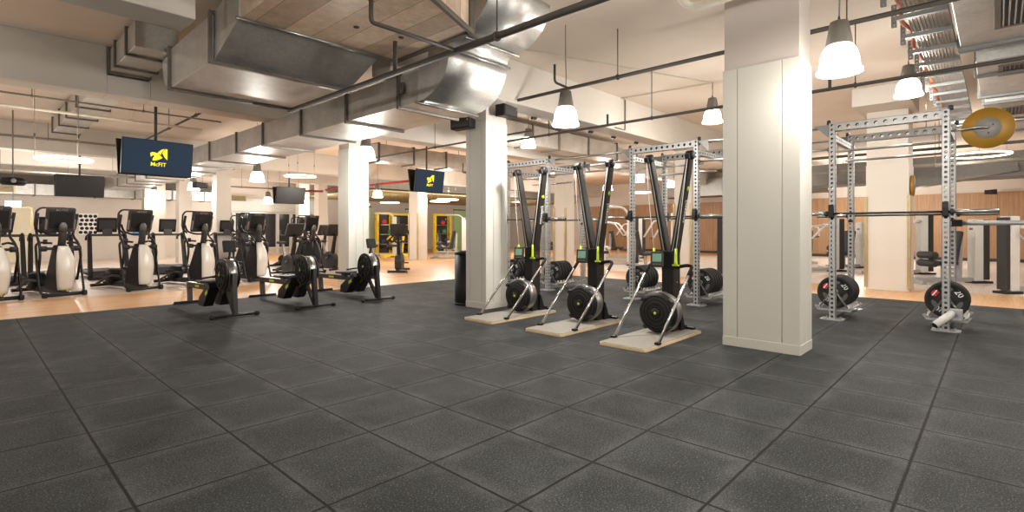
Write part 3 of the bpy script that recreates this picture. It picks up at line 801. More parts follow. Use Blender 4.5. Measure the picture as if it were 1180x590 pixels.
def screen_pair(x, y, z, label, lit, rz=0.0, tilt=0.14, w=1.11, h=0.63, vee=0.16):
    t = thing('hanging_screen', label, 'television', (x, y, z), rz)
    MB().cyl((0, 0.12, h * 0.3), (0, 0.12, CZ - z), 0.025, 12).build('ceiling_pole', 'pipe_dark', t)
    MB().span(-0.09, 0.09, 0.08, 0.16, -0.1, 0.2).build('bracket', 'black_metal', t, bevel=0.005)
    MB().lathe([(0.001, 0), (0.09, 0), (0.09, 0.02), (0.001, 0.02)], (0, 0.12, CZ - z - 0.02), n=16).build('ceiling_plate', 'pipe_dark', t)
    for side in (0, 1):
        R = Euler((tilt, 0, 0)).to_matrix() if side == 0 else (Matrix.Rotation(PI, 3, 'Z') @ Euler((tilt, 0, 0)).to_matrix())
        c = Vector((0, 0.0, 0)) if side == 0 else Vector((0, 0.24, 0))
        def L(p): return tuple(R @ Vector(p) + c)
        mb = MB(); mb.box(c, (w, 0.045, h), R); mb.box(L((0, 0.035, -0.02)), (w * 0.7, 0.03, h * 0.6), R)
        cs = mb.build('screen_casing', 'black_plastic', t, bevel=0.004)
        d = MB().box(L((0, -0.024, 0.004)), (w - 0.028, 0.004, h - 0.032), R).build('display', 'screen_blue' if lit else 'screen_dark', cs)
        r_, u_, n_ = R @ Vector((1, 0, 0)), R @ Vector((0, 0, 1)), R @ Vector((0, -1, 0))
        if lit and side == 0:
            logo(cs, L((0.0 * w, -0.0265, 0.05)), r_, u_, 0.27, n_)
            text('wordmark', 'McFIT', 0.098, 'logo_yellow', cs, frame_mtx(L((0, -0.0275, -0.115)), r_, u_))
    return t
screen_pair(2.45, 11.05, 2.545, 'large hanging screen at left, lit dark blue with a yellow emblem', True, 0.1)
screen_pair(9.15, 11.8, 2.64, 'smaller lit blue screen hanging in the middle of the gym', True, 0.12)
screen_pair(2.42, 19.6, 2.54, 'switched-off dark screen hanging left of the large lit screen', False, 0.03)
screen_pair(8.6, 19.6, 2.56, 'switched-off dark screen hanging between the slender column and the large screen', False, 0.03)

# ------------------------------------------------------------------ speakers, projector, signs, bin
def speaker(x, y, z, rz, label):
    t = thing('wall_speaker', label, 'loudspeaker', (x, y, z), rz)
    MB().prism([(-0.18, -0.095), (0.18, -0.075), (0.18, 0.075), (-0.18, 0.095)], 'xz', -0.1, 0.08).build('cabinet', 'black_plastic', t, bevel=0.012)
    MB().span(-0.15, 0.15, -0.105, -0.098, -0.065, 0.065).build('front_grille', 'charcoal', t, bevel=0.003)
    MB().lathe([(0.001, 0), (0.015, 0), (0.015, 0.004), (0.001, 0.004)], (0.14, -0.105, 0.04), (0, -1, 0), 10).build('badge', 'steel', t)
    MB().bar((0, 0.07, 0), (0, 0.19, 0.0), 0.04, 0.04).build('bracket', 'black_metal', t)
    return t
speaker(5.92, 5.68, 3.12, 0.12, 'black speaker on the right face of the middle column below the shiny duct')
speaker(5.46, 6.18, 2.93, -1.3, 'black speaker on the left face of the middle column, half under the duct')
speaker(26.9, 0.2, 2.7, 1.57, 'small black speaker above the wooden wall at far right')
speaker(4.8, 17.0, 2.55, 0.2, 'black speaker hanging under the duct beside the far left columns')
t = thing('projector', 'black ceiling projector at the far left above the elliptical trainers', 'projector', (0.86, 17.0, 2.4))
MB().lathe([(0.001, -0.09), (0.2, -0.09), (0.24, -0.04), (0.25, 0.02), (0.2, 0.08), (0.001, 0.09)], n=20).build('body', 'black_plastic', t)
MB().cyl((0, 0, 0.08), (0, 0, CZ - 2.4), 0.014, 10).build('mount_pole', 'pipe_grey', t)
MB().cyl((0, -0.22, 0), (0, -0.28, 0), 0.05, 14).build('lens', 'glass_dark', t)
t = thing('exit_sign', 'glowing bluish exit sign hanging above the cream door at far left', 'exit sign', (1.22, 24.0, 2.12))
MB().span(-0.2, 0.2, -0.02, 0.02, -0.1, 0.1).build('panel', 'exit_blue', t, bevel=0.004)
MB().cyl((0, 0, 0.1), (0, 0, CZ - 2.12), 0.012, 8).build('rod', 'pipe_grey', t)
t = thing('exit_sign', 'green and white exit sign hanging between the ski machine and rack', 'exit sign', (17.0, 9.66, 3.13))
MB().span(-0.02, 0.02, -0.3, 0.3, -0.15, 0.15).build('panel', 'exit_white', t, bevel=0.004)
g = MB().span(-0.026, -0.02, -0.02, 0.28, -0.12, 0.12).build('green_field', 'exit_green', t)
q = MB()
q.lathe([(0.001, 0), (0.025, 0), (0.025, 0.003), (0.001, 0.003)], (-0.027, 0.17, 0.07), (-1, 0, 0), 10)
q.bar((-0.028, 0.17, 0.04), (-0.028, 0.13, -0.02), 0.004, 0.04); q.bar((-0.028, 0.13, -0.02), (-0.028, 0.18, -0.09), 0.004, 0.025)
q.bar((-0.028, 0.13, -0.02), (-0.028, 0.09, -0.08), 0.004, 0.025); q.bar((-0.028, 0.17, 0.03), (-0.028, 0.1, 0.03), 0.004, 0.02)
q.span(-0.03, -0.027, 0.02, 0.07, -0.1, 0.1)
q.build('running_figure', 'letter_white', g)
MB().cyl((0, 0, 0.15), (0, 0, CZ - 3.13), 0.015, 8).build('rod', 'pipe_dark', t)
t = thing('wall_clock', 'round clock with yellow rim on the side of the beige column behind the right rack', 'clock', (13.36, 1.24, 2.16))
MB().lathe([(0.001, 0), (0.2, 0), (0.21, 0.015), (0.21, 0.05), (0.001, 0.05)], (0, 0.06, 0), (0, -1, 0), 28).build('case', 'target_yellow', t)
MB().lathe([(0.001, 0), (0.14, 0), (0.14, 0.004), (0.001, 0.004)], (0, 0.008, 0), (0, -1, 0), 28).build('dial', 'target_grey', t)
t = thing('waste_bin', 'tall black round bin standing left of the middle column', 'bin', (5.82, 6.55, 0))
MB().lathe([(0.001, 0), (0.165, 0), (0.17, 0.02), (0.17, 0.84), (0.001, 0.84)], n=32).build('body', 'black_plastic', t)
MB().lathe([(0.09, 0.0), (0.172, 0.0), (0.175, 0.03), (0.16, 0.06), (0.1, 0.06), (0.09, 0.03)], (0, 0, 0.84), n=32, closed=True).build('rim', 'black_metal', t)
MB().lathe([(0.172, 0.0), (0.176, 0.0), (0.176, 0.03), (0.172, 0.03)], (0, 0, 0.01), n=32, closed=True).build('foot_ring', 'charcoal', t)

# ------------------------------------------------------------------ rowing machines (flywheel towards the camera, rail running to +Y)
def rower(loc, label, monitor_up=True):
    t = thing('rowing_machine', label, 'rowing machine', loc, 0, 'rowing machines')
    f = MB().tube([(-0.3, 0, 0.03), (0.3, 0, 0.03)], 0.02, 10).build('front_foot', 'black_metal', t)
    for s in (-1, 1):
        MB().lathe([(0.001, -0.03), (0.026, -0.03), (0.03, -0.02), (0.03, 0.02), (0.026, 0.03), (0.001, 0.03)], (s * 0.3, 0, 0.03), (1, 0, 0), 14).build('foot_cap', 'black_rubber', f)
    MB().bar((0, 0, 0.03), (0.0, 0.08, 0.62), 0.055, 0.085, (0, 1, 0), 0.06, 0.11).build('leg', 'black_metal', t)
    MB().bar((0, 0.02, 0.03), (0.0, 0.36, 0.42), 0.04, 0.06, (0, 1, 0)).build('leg', 'charcoal', t)
    # flywheel: a flat drum on the x axis
    c = (0, 0.34, 0.59)
    fw = MB().lathe([(0.001, -0.085), (0.20, -0.085), (0.225, -0.07), (0.235, -0.055), (0.235, -0.045), (0.215, -0.045), (0.215, 0.085), (0.235, 0.085), (0.235, 0.105), (0.2, 0.125), (0.001, 0.125)], c, (1, 0, 0), 36).build('flywheel_housing', 'black_plastic', t)
    MB().lathe([(0.216, -0.045), (0.229, -0.04), (0.229, 0.08), (0.216, 0.085)], c, (1, 0, 0), 36).build('vent_screen', 'steel', fw)
    MB().lathe([(0.222, -0.083), (0.24, -0.078), (0.242, -0.062), (0.224, -0.064)], c, (1, 0, 0), 40, True).build('edge_ring', 'brown_black', fw)
    q = MB()
    for k in range(10):
        an = k * 2 * PI / 10
        q.bar((-0.09, c[1] + 0.05 * math.cos(an), c[2] + 0.05 * math.sin(an)), (-0.09, c[1] + 0.19 * math.cos(an), c[2] + 0.19 * math.sin(an)), 0.012, 0.018, (1, 0, 0))
    q.lathe([(0.19, -0.003), (0.2, -0.003), (0.2, 0.012), (0.19, 0.012)], (-0.095, c[1], c[2]), (1, 0, 0), 32, True)
    q.lathe([(0.11, -0.003), (0.118, -0.003), (0.118, 0.012), (0.11, 0.012)], (-0.095, c[1], c[2]), (1, 0, 0), 32, True)
    q.build('vent_ribs', 'charcoal', fw)
    MB().lathe([(0.001, -0.105), (0.045, -0.105), (0.055, -0.085), (0.001, -0.085)], c, (1, 0, 0), 20).build('hub_cap', 'black_plastic', fw)
    MB().lathe([(0.001, -0.108), (0.02, -0.108), (0.02, -0.104), (0.001, -0.104)], c, (1, 0, 0), 14).build('emblem_dot', 'lime', fw)
    MB().lathe([(0.001, 0.125), (0.06, 0.125), (0.06, 0.15), (0.001, 0.15)], c, (1, 0, 0), 18).build('damper', 'charcoal', fw)
    # frame boom, footrests and rail
    MB().bar((0.0, 0.36, 0.46), (0.0, 0.88, 0.33), 0.075, 0.10, (0, 0, 1)).build('boom', 'black_metal', t, bevel=0.01)
    for s in (-1, 1):
        fr = MB().prism([(0.50, 0.40), (0.57, 0.47), (1.0, 0.22), (1.02, 0.09), (0.78, 0.09)], 'yz', s * 0.115 - 0.07, s * 0.115 + 0.07).build('footrest', 'black_plastic', t, bevel=0.008)
        MB().bar((s * 0.115 - 0.075, 0.72, 0.39), (s * 0.115 + 0.075, 0.72, 0.39), 0.012, 0.05, (0, 0.6, 0.8)).build('foot_strap', 'seat_blue', fr)
        MB().prism([(0.60, 0.36), (0.70, 0.31), (0.69, 0.26), (0.59, 0.31)], 'yz', s * 0.115 - 0.072, s * 0.115 - 0.0705).build('size_label', 'lime', fr)
    MB().bar((0, 0.82, 0.345), (0, 2.22, 0.315), 0.055, 0.085, (0, 0, 1)).build('monorail', 'brown_black', t, bevel=0.004)
    MB().bar((0, 0.82, 0.39), (0, 2.22, 0.36), 0.07, 0.01, (0, 0, 1)).build('rail_top', 'steel', t)
    MB().bar((-0.0285, 1.55, 0.33), (-0.0285, 1.75, 0.326), 0.002, 0.035, (0, 0, 1)).build('rail_label', 'lime', t)
    se = MB().prism([(-0.15, 0), (0.15, 0), (0.17, 0.02), (0.16, 0.045), (0.0, 0.03), (-0.16, 0.045), (-0.17, 0.02)], 'xz', 1.0, 1.24).build('seat', 'seat_blue', t, bevel=0.01, loc=(0, 0, 0.42))
    MB().span(-0.06, 0.06, 1.05, 1.19, 0.375, 0.42).build('seat_carriage', 'black_metal', t)
    MB().bar((0, 2.12, 0.03), (0, 2.16, 0.30), 0.06, 0.10, (0, 1, 0)).build('rear_leg', 'black_metal', t)
    rf = MB().bar((-0.24, 2.12, 0.022), (0.24, 2.12, 0.022), 0.045, 0.04).build('rear_foot', 'black_metal', t)
    for s in (-1, 1): MB().span(s * 0.22 - 0.03, s * 0.22 + 0.03, 2.09, 2.15, 0.0, 0.012).build('foot_pad', 'black_rubber', rf)
    hb = MB().tube([(-0.26, 0.64, 0.53), (-0.1, 0.60, 0.55), (0.1, 0.60, 0.55), (0.26, 0.64, 0.53)], 0.014, 8, 0.05).build('handle', 'black_rubber', t)
    MB().bar((0, 0.52, 0.50), (0, 0.6, 0.555), 0.05, 0.03).build('chain_guide', 'charcoal', t)
    if monitor_up: a = [(0.03, 0.36, 0.80), (0.03, 0.30, 0.90), (0.0, 0.25, 0.98)]; mc = (0, 0.24, 1.01)
    else: a = [(0.03, 0.40, 0.80), (0.03, 0.52, 0.80), (0, 0.62, 0.76)]; mc = (0, 0.66, 0.74)
    MB().tube(a, 0.016, 8, 0.05).build('monitor_arm', 'charcoal', t)
    mo = MB().box(mc, (0.17, 0.05, 0.17), (-0.25, 0, 0)).build('monitor', 'black_plastic', t, bevel=0.01)
    MB().box((mc[0], mc[1] + 0.027, mc[2] + 0.012), (0.1, 0.004, 0.09), (-0.25, 0, 0)).build('lcd_screen', 'lcd', mo)
    return t
rower((2.70, 7.97, 0), 'rowing machine nearest the left edge of the picture, leftmost of three')
rower((3.91, 7.99, 0), 'rowing machine in the middle of the row of three, without raised monitor', False)
rower((5.06, 7.98, 0), 'rowing machine beside the slender middle column, rightmost of three')

# ------------------------------------------------------------------ standing ski machines on plywood mats, facing -X
def ski(loc, label):
    t = thing('ski_machine', label, 'ski trainer', loc, 0, 'standing ski machines on mats')
    # local origin: mat front edge centre on the floor; +x away from the user
    mt = MB().prism([(0.04, -0.285), (1.36, -0.285), (1.38, -0.26), (1.38, 0.26), (1.36, 0.285), (0.04, 0.285), (0.01, 0.27), (0.0, 0.24), (0.0, -0.24), (0.01, -0.27)], 'xy', 0.0, 0.028).build('plywood_mat', 'ply_edge', t)
    MB().prism([(0.045, -0.275), (1.36, -0.275), (1.37, -0.26), (1.37, 0.26), (1.36, 0.275), (0.045, 0.275), (0.01, 0.24), (0.01, -0.24)], 'xy', 0.028, 0.034).build('mat_surface', 'mat_grey', mt)
    # column
    MB().span(1.06, 1.24, -0.075, 0.075, 0.03, 1.0).build('column', 'brown_black', t, bevel=0.006)
    MB().span(1.052, 1.06, -0.07, 0.07, 0.05, 0.99).build('column_front', 'black_plastic', t)
    q = MB()
    for z in (0.62, 0.86, 0.96):
        for y in (-0.076, ): q.cyl((1.15, y, z), (1.15, y - 0.006, z), 0.01, 8)
    q.build('bolt', 'steel', t)
    for s in (-1, 1):
        p0, p1 = Vector((1.15, s * 0.045, 0.94)), Vector((1.12, s * 0.255, 2.12))
        arm = MB().bar(p0, p1, 0.07, 0.135, (1, 0, 0), 0.055, 0.085).build('arm', 'brown_black', t, bevel=0.006)
        n = Vector((-1, 0, 0))
        MB().bar(p0 + n * 0.071, p1 + n * 0.046, 0.062, 0.012, (1, 0, 0), 0.05, 0.012).build('arm_channel', 'black_plastic', arm)
        MB().bar(p0 + n * 0.079, p1 + n * 0.054, 0.014, 0.006, (1, 0, 0), 0.012, 0.006).build('channel_strip', 'steel', arm)
        hd = MB().lathe([(0.001, -0.04), (0.05, -0.04), (0.055, -0.03), (0.055, 0.03), (0.05, 0.04), (0.001, 0.04)], (1.10, s * 0.262, 2.13), (0, 1, 0), 18).build('pulley_head', 'black_plastic', t)
        MB().box((1.06, s * 0.262, 2.12), (0.1, 0.05, 0.06), (0, -0.3, 0)).build('cord_guide', 'charcoal', hd)
        MB().tube([(1.03, s * 0.262, 2.11), (1.0, s * 0.21, 1.55), (0.99, s * 0.14, 1.02)], 0.004, 6, 0.2).build('cord', 'letter_white', t)
        MB().tube([(0.99, s * 0.14, 1.03), (0.985, s * 0.14, 0.95), (0.985, s * 0.14, 0.87), (0.985, s * 0.14, 0.84)], 0.018, 10, radii=[0.013, 0.016, 0.017, 0.024]).build('grip_handle', 'lime', t)
        MB().bar((0.985, s * 0.14 - 0.04, 0.835), (0.985, s * 0.14 + 0.04, 0.835), 0.03, 0.02).build('grip_foot', 'lime', t, bevel=0.004)
        # chrome hand rails rising from the mat and bending back to the column
        ra = MB().tube([(0.30, s * 0.27, 0.035), (0.93, s * 0.275, 0.63), (1.13, s * 0.275, 0.82), (1.15, s * 0.2, 0.83), (1.15, s * 0.07, 0.80)], 0.017, 10, 0.09).build('support_rail', 'chrome', t)
        MB().tube([(1.02, s * 0.275, 0.715), (1.13, s * 0.275, 0.82), (1.15, s * 0.2, 0.83), (1.15, s * 0.075, 0.80)], 0.0205, 10, 0.09).build('rail_sleeve', 'black_rubber', ra)
        MB().box((0.295, s * 0.27, 0.045), (0.06, 0.05, 0.024)).build('rail_foot', 'black_metal', ra)
        MB().prism([(1.20, 0.034), (1.40, 0.034), (1.38, 0.075), (1.30, 0.09), (1.23, 0.26), (1.20, 0.27)], 'xz', s * 0.085 - 0.02, s * 0.085 + 0.02).build('base_bracket', 'black_metal', t, bevel=0.004)
    rail = MB().bar((1.36, -0.2, 0.045), (1.36, 0.2, 0.045), 0.05, 0.03).build('base_crossbar', 'black_metal', t)
    # letters and emblem on the right arm side
    d = (Vector((1.12, -0.255, 2.12)) - Vector((1.15, -0.045, 0.94))).normalized()
    nrm = Vector((0, -1, 0)); nrm = (nrm - d * nrm.dot(d)).normalized(); rgt = d; upv = nrm.cross(rgt)
    base = Vector((1.137, -0.14, 1.48)) + nrm * 0.042
    text('side_lettering', 'concept2', 0.075, 'letter_white', t, frame_mtx(base, rgt, upv))
    MB().lathe([(0.001, 0.0), (0.028, 0.0), (0.028, 0.004), (0.001, 0.004)], base + d * 0.27 - nrm * 0.006, nrm, 18).build('arm_emblem', 'lime', t)
    # flywheel drum on the x axis
    c = (0.86, 0.0, 0.285)
    fw = MB().lathe([(0.001, -0.10), (0.13, -0.10), (0.20, -0.085), (0.232, -0.06), (0.236, -0.045), (0.236, 0.06), (0.2, 0.17), (0.001, 0.17)], c, (1, 0, 0), 40).build('flywheel_housing', 'black_plastic', t)
    MB().lathe([(0.2365, -0.035), (0.241, -0.03), (0.241, 0.05), (0.215, 0.135), (0.211, 0.135), (0.2365, 0.05)], c, (1, 0, 0), 40, True).build('vent_screen', 'steel', fw)
    q = MB()
    for r in (0.075, 0.125, 0.165, 0.2):
        z = -0.104 if r < 0.13 else (-0.104 + (r - 0.13) * 0.22)
        q.lathe([(r, z), (r + 0.006, z), (r + 0.006, z + 0.02), (r, z + 0.02)], c, (1, 0, 0), 36, True)
    q.build('vent_ribs', 'charcoal', fw)
    for an in (0.7, 2.4, 3.9, 5.4):
        MB().box((c[0] - 0.075, 0.226 * math.cos(an), c[2] + 0.226 * math.sin(an)), (0.06, 0.03, 0.05), (an, 0, 0)).build('shell_clip', 'charcoal', fw, bevel=0.004)
    MB().lathe([(0.001, -0.118), (0.05, -0.118), (0.06, -0.10), (0.001, -0.10)], c, (1, 0, 0), 24).build('hub_cap', 'black_plastic', fw)
    MB().lathe([(0.001, -0.121), (0.016, -0.121), (0.016, -0.117), (0.001, -0.117)], c, (1, 0, 0), 16).build('emblem_dot', 'lime', fw)
    # performance monitor
    MB().tube([(1.06, 0.02, 0.98), (0.98, 0.05, 0.99), (0.93, 0.06, 0.95)], 0.012, 8, 0.03).build('monitor_arm', 'black_metal', t)
    R = (0, 0.18, 0.35)
    mo = MB().box((0.91, 0.06, 0.90), (0.045, 0.15, 0.18), R).build('monitor', 'charcoal', t, bevel=0.01)
    e = Euler(R).to_matrix()
    MB().box(Vector((0.91, 0.06, 0.90)) + e @ Vector((-0.024, 0, 0.018)), (0.004, 0.105, 0.095), R).build('lcd_screen', 'lcd', mo)
    q = MB()
    for k in (-1, 0, 1): q.box(Vector((0.91, 0.06, 0.90)) + e @ Vector((-0.024, k * 0.035, -0.06)), (0.006, 0.025, 0.014), R)
    q.build('monitor_buttons', 'grey_plastic', mo)
    return t
ski((4.77, 2.90, 0), 'ski machine on the mat nearest the big column, rightmost of three')
ski((4.79, 4.00, 0), 'ski machine in the middle of three, on its own mat')
ski((4.81, 5.16, 0), 'ski machine beside the middle column and bin, leftmost of three')

# ------------------------------------------------------------------ power racks, barbells, plates
RX0, RX1, RH = 8.37, 9.62, 2.74
rack_src = None
def rack(yl, yr, label):
    """yr = right upright (smaller Y), yl = left upright"""
    t = thing('power_rack', label, 'power rack', (RX0, (yl + yr) / 2, 0), 0, 'power racks joined in one rig')
    hw = (yl - yr) / 2; D = RX1 - RX0; w = 0.08
    for x in (0, D):
        for s in (-1, 1):
            u = MB().perf((x, s * hw, 0.012), (x, s * hw, RH), w, w, 0.0625, 0.018, (1, 0, 0)).build('upright', 'silver_paint', t, solid=0.004, inner='black_metal')
            MB().prism([(-0.09, -0.14), (0.09, -0.14), (0.12, -0.1), (0.12, 0.1), (0.09, 0.14), (-0.09, 0.14), (-0.12, 0.1), (-0.12, -0.1)], 'xy', 0.0, 0.012).build('foot_plate', 'silver_paint', u, loc=(x, s * hw, 0))
            bq = MB()
            for a in (-0.07, 0.07): bq.cyl((x + a, s * hw + 0.08, 0.012), (x + a, s * hw + 0.08, 0.03), 0.014, 6); bq.cyl((x + a, s * hw - 0.08, 0.012), (x + a, s * hw - 0.08, 0.03), 0.014, 6)
            bq.build('floor_bolt', 'steel', u)
            # gusset bracket and cap bolt on top
            if s > 0 or yr > 1: MB().prism([(0.04, RH - 0.02), (0.22, RH - 0.02), (0.04, RH - 0.2)], 'yz', x - 0.045, x - 0.037).build('gusset', 'silver_dark', u, loc=(0, s * hw if s > 0 else s * hw - 0.26, 0))
            MB().lathe([(0.001, 0), (0.028, 0), (0.028, 0.05), (0.02, 0.06), (0.001, 0.06)], (x, s * hw + s * 0.045, RH - 0.01), (0, 0, 1), 10).build('cap_bolt', 'charcoal', u)
    for x in (0, D):
        MB().perf((x, -hw + w / 2, RH - 0.06), (x, hw - w / 2, RH - 0.06), w, 0.11, 0.1, 0.025, (0, 0, 1)).build('crossbeam', 'silver_paint', t, solid=0.004, inner='black_metal')
    for s in (-1, 1):
        MB().perf((w / 2, s * hw, RH - 0.2), (D - w / 2, s * hw, RH - 0.2), 0.06, 0.09, 0.1, 0.02, (0, 0, 1)).build('side_beam', 'silver_paint', t, solid=0.004, inner='black_metal')
        MB().perf((w / 2, s * hw, 0.075), (D - w / 2, s * hw, 0.075), 0.05, 0.07, 0.1, 0.015, (0, 0, 1)).build('lower_side_beam', 'silver_paint', t, solid=0.004, inner='black_metal')
    MB().tube([(0.28, -hw, RH - 0.36), (0.28, hw, RH - 0.36)], 0.017, 10).build('pull_up_bar', 'steel', t)
    MB().tube([(0.85, -hw, RH - 0.44), (0.85, hw, RH - 0.44)], 0.017, 10).build('pull_up_bar', 'steel', t)
    # J-hooks holding the bar, front and rear
    for x, sg in ((0, -1), (D, 1)):
        for s in (-1, 1):
            j = MB().prism([(-e if sg < 0 else D + e, z) for e, z in
                            ((-0.06, 1.37), (0.055, 1.42), (0.13, 1.42), (0.13, 1.52), (0.115, 1.60), (0.10, 1.60), (0.105, 1.45), (0.04, 1.45), (0.04, 1.6), (0.028, 1.6), (0.028, 1.43), (-0.06, 1.40))], 'xz', s * hw - 0.03, s * hw + 0.03)
            jo = j.build('bar_hook', 'black_plastic', t, bevel=0.006)
    # plate cradles low on each side
    for s in (-1, 1):
        tr = MB().prism([(-0.24, 0.17), (-0.20, 0.11), (0.20, 0.11), (0.24, 0.17), (0.21, 0.185), (0.17, 0.135), (-0.17, 0.135), (-0.21, 0.185)], 'yz', 0.06, 0.075).build('plate_cradle', 'silver_paint', t, loc=(0, s * hw, 0))
        MB().prism([(-0.24, 0.17), (-0.20, 0.11), (0.20, 0.11), (0.24, 0.17), (0.21, 0.185), (0.17, 0.135), (-0.17, 0.135), (-0.21, 0.185)], 'yz', 0.68, 0.695).build('cradle_end', 'silver_paint', tr)
        for a in (-1, 1):
            q = MB().bar((0.06, a * 0.185, 0.15), (0.70, a * 0.185, 0.15), 0.035, 0.02)
            for k in range(6): q.box((0.12 + k * 0.1, a * 0.175, 0.175), (0.018, 0.035, 0.05))
            q.build('cradle_rail', 'white_paint', tr)
            MB().bar((0.055, a * 0.02, 0.40), (0.055, a * 0.17, 0.16), 0.022, 0.012, (1, 0, 0)).build('cradle_strut', 'chrome', tr)
    return t
RACKS = {'right': (1.69, 0.47), 'mid': (4.85, 3.65), 'left': (7.98, 6.83)}
rack(*RACKS['right'], 'silver power rack at the right with the yellow disc target on its arm')
rack(*RACKS['mid'], 'silver power rack behind the nearest ski machine, left of the big column')
rack(*RACKS['left'], 'silver power rack behind the farthest ski machine beside the middle column')
def linkbar(y0, y1, x, z, label, r=0.02):
    t = thing('rig_bar', label, 'bar', (x, y0, z), 0, 'connecting bars of the rig')
    MB().cyl((0, 0.045, 0), (0, y1 - y0 - 0.045, 0), r, 12).build('bar_tube', 'steel', t)
    for y in (0.051, y1 - y0 - 0.051): MB().lathe([(0.001, -0.006), (0.034, -0.006), (0.034, 0.006), (0.001, 0.006)], (0, y, 0), (0, 1, 0), 14).build('end_plate', 'silver_dark', t)
for (a, b, nm) in ((1.69, 3.65, 'right and middle racks'), (4.85, 6.83, 'middle and left racks')):
    linkbar(a, b, RX0, RH - 0.05, 'front connecting bar at the top between the %s' % nm)
    linkbar(a, b, RX1, RH - 0.05, 'rear connecting bar at the top between the %s' % nm)
    linkbar(a, b, RX0, RH - 0.36, 'lower front pull-up bar between the %s' % nm, 0.016)

def barbell(y, x, z, label):
    t = thing('barbell', label, 'barbell', (x, y, z), 0, 'barbells resting on the racks')
    MB().cyl((0, -0.66, 0), (0, 0.66, 0), 0.014, 12).build('shaft', 'black_metal', t)
    for s in (-1, 1):
        sl = MB().cyl((0, s * 0.67, 0), (0, s * 1.09, 0), 0.025, 16).build('sleeve', 'steel', t)
        MB().cyl((0, s * 0.655, 0), (0, s * 0.685, 0), 0.037, 16).build('collar', 'charcoal', sl)
        MB().cyl((0, s * 1.09, 0), (0, s * 1.095, 0), 0.022, 12).build('end_cap', 'black_plastic', sl)
    for s in (-1, 1): MB().cyl((0, s * 0.22, 0), (0, s * 0.56, 0), 0.0148, 12).build('knurled_grip', 'charcoal', t)
    return t
JX0, JX1 = RX0 - 0.075, RX1 + 0.075
barbell(1.08, JX0, 1.475, 'barbell across the front of the right rack')
barbell(1.08, JX1, 1.475, 'barbell on the rear hooks of the right rack')
barbell(4.25, JX0, 1.475, 'barbell across the front of the rack behind the nearest ski machine')
barbell(4.25, JX1, 1.475, 'barbell on the rear hooks of the rack behind the nearest ski machine')
barbell(7.40, JX0, 1.475, 'barbell across the front of the rack beside the middle column')
barbell(7.40, JX1, 1.475, 'barbell on the rear hooks of the rack beside the middle column')

plate_src = None
def plate(x, y, z, lb, group):
    global plate_src
    if plate_src:
        return dup(plate_src, (x, y, z), 0, lb, group)
    t = plate_src = thing('weight_plate', lb, 'weight plate', (x, y, z), 0, group)
    r = 0.225
    MB().lathe([(0.027, -0.022), (0.07, -0.022), (0.08, -0.014), (0.17, -0.014), (0.185, -0.028), (r - 0.008, -0.03), (r, -0.022), (r, 0.022), (r - 0.008, 0.03), (0.185, 0.028), (0.17, 0.014), (0.08, 0.014), (0.07, 0.022), (0.027, 0.022)], (0, 0, 0), (1, 0, 0), 40, True).build('disc', 'black_rubber', t)
    MB().lathe([(0.0255, -0.024), (0.042, -0.024), (0.042, 0.024), (0.0255, 0.024)], (0, 0, 0), (1, 0, 0), 24, True).build('hub_ring', 'steel', t)
    for an in (PI / 2, PI / 2 + 2 * PI / 3, PI / 2 - 2 * PI / 3):
        q = MB(); n = 18
        vs = [(-0.0165, 0.062 * math.cos(k * 2 * PI / n), 0.026 * math.sin(k * 2 * PI / n)) for k in range(n)]
        R = Matrix.Rotation(an - PI / 2, 3, 'X'); vs = [R @ (Vector(v) + Vector((0, 0, 0.135))) for v in vs]
        q.add(vs, [tuple(range(n))]); q.add([v + Vector((0.004, 0, 0)) for v in vs], [tuple(reversed(range(n)))])
        n0 = 0; q.f += [(k, (k + 1) % n, (k + 1) % n + n, k + n) for k in range(n)]; q.sm += [False] * n
        q.build('grip_slot', 'grey_plastic', t)
    for an, body in ((0.95, '20'), (-2.6, '20')):
        d = Vector((0, math.sin(-an), math.cos(an))); up = d; rg = Vector((0, -d.z, d.y))
        text('weight_number', body, 0.095, 'letter_white', t, frame_mtx(Vector((-0.0155, 0, 0)) + d * 0.145, rg, up), 0.002)
    d = Vector((0, math.sin(0.98), math.cos(0.98))); rg = Vector((0, -d.z, d.y))
    for s in (-1, 1):
        MB().box(Vector((-0.0155, 0, 0)) + d * (0.145 + s * 0.022), (0.004, 0.07, 0.024), Euler((-0.98, 0, 0))).build('red_mark', 'red_mark', t)
    MB().box(Vector((-0.016, 0, 0)) + d * 0.145, (0.004, 0.085, 0.014), Euler((-0.98, 0, 0))).build('light_mark', 'letter_white', t)
    return t
ordn = ['frontmost', 'second', 'third', 'fourth', 'fifth']
for key, lbR in (('right', 'right rack'), ('mid', 'rack behind the nearest ski machine'), ('left', 'rack beside the middle column')):
    for si, side in ((0, 'left'), (1, 'right')):
        y = RACKS[key][si]; n = 5 if (key, side) != ('right', 'right') else 3
        for k in range(n):
            plate(RX0 + 0.17 + k * 0.095, y, 0.367, '%s black plate in the %s cradle of the %s' % (ordn[k], side, lbR), 'plates in the %s cradle of the %s' % (side, lbR))

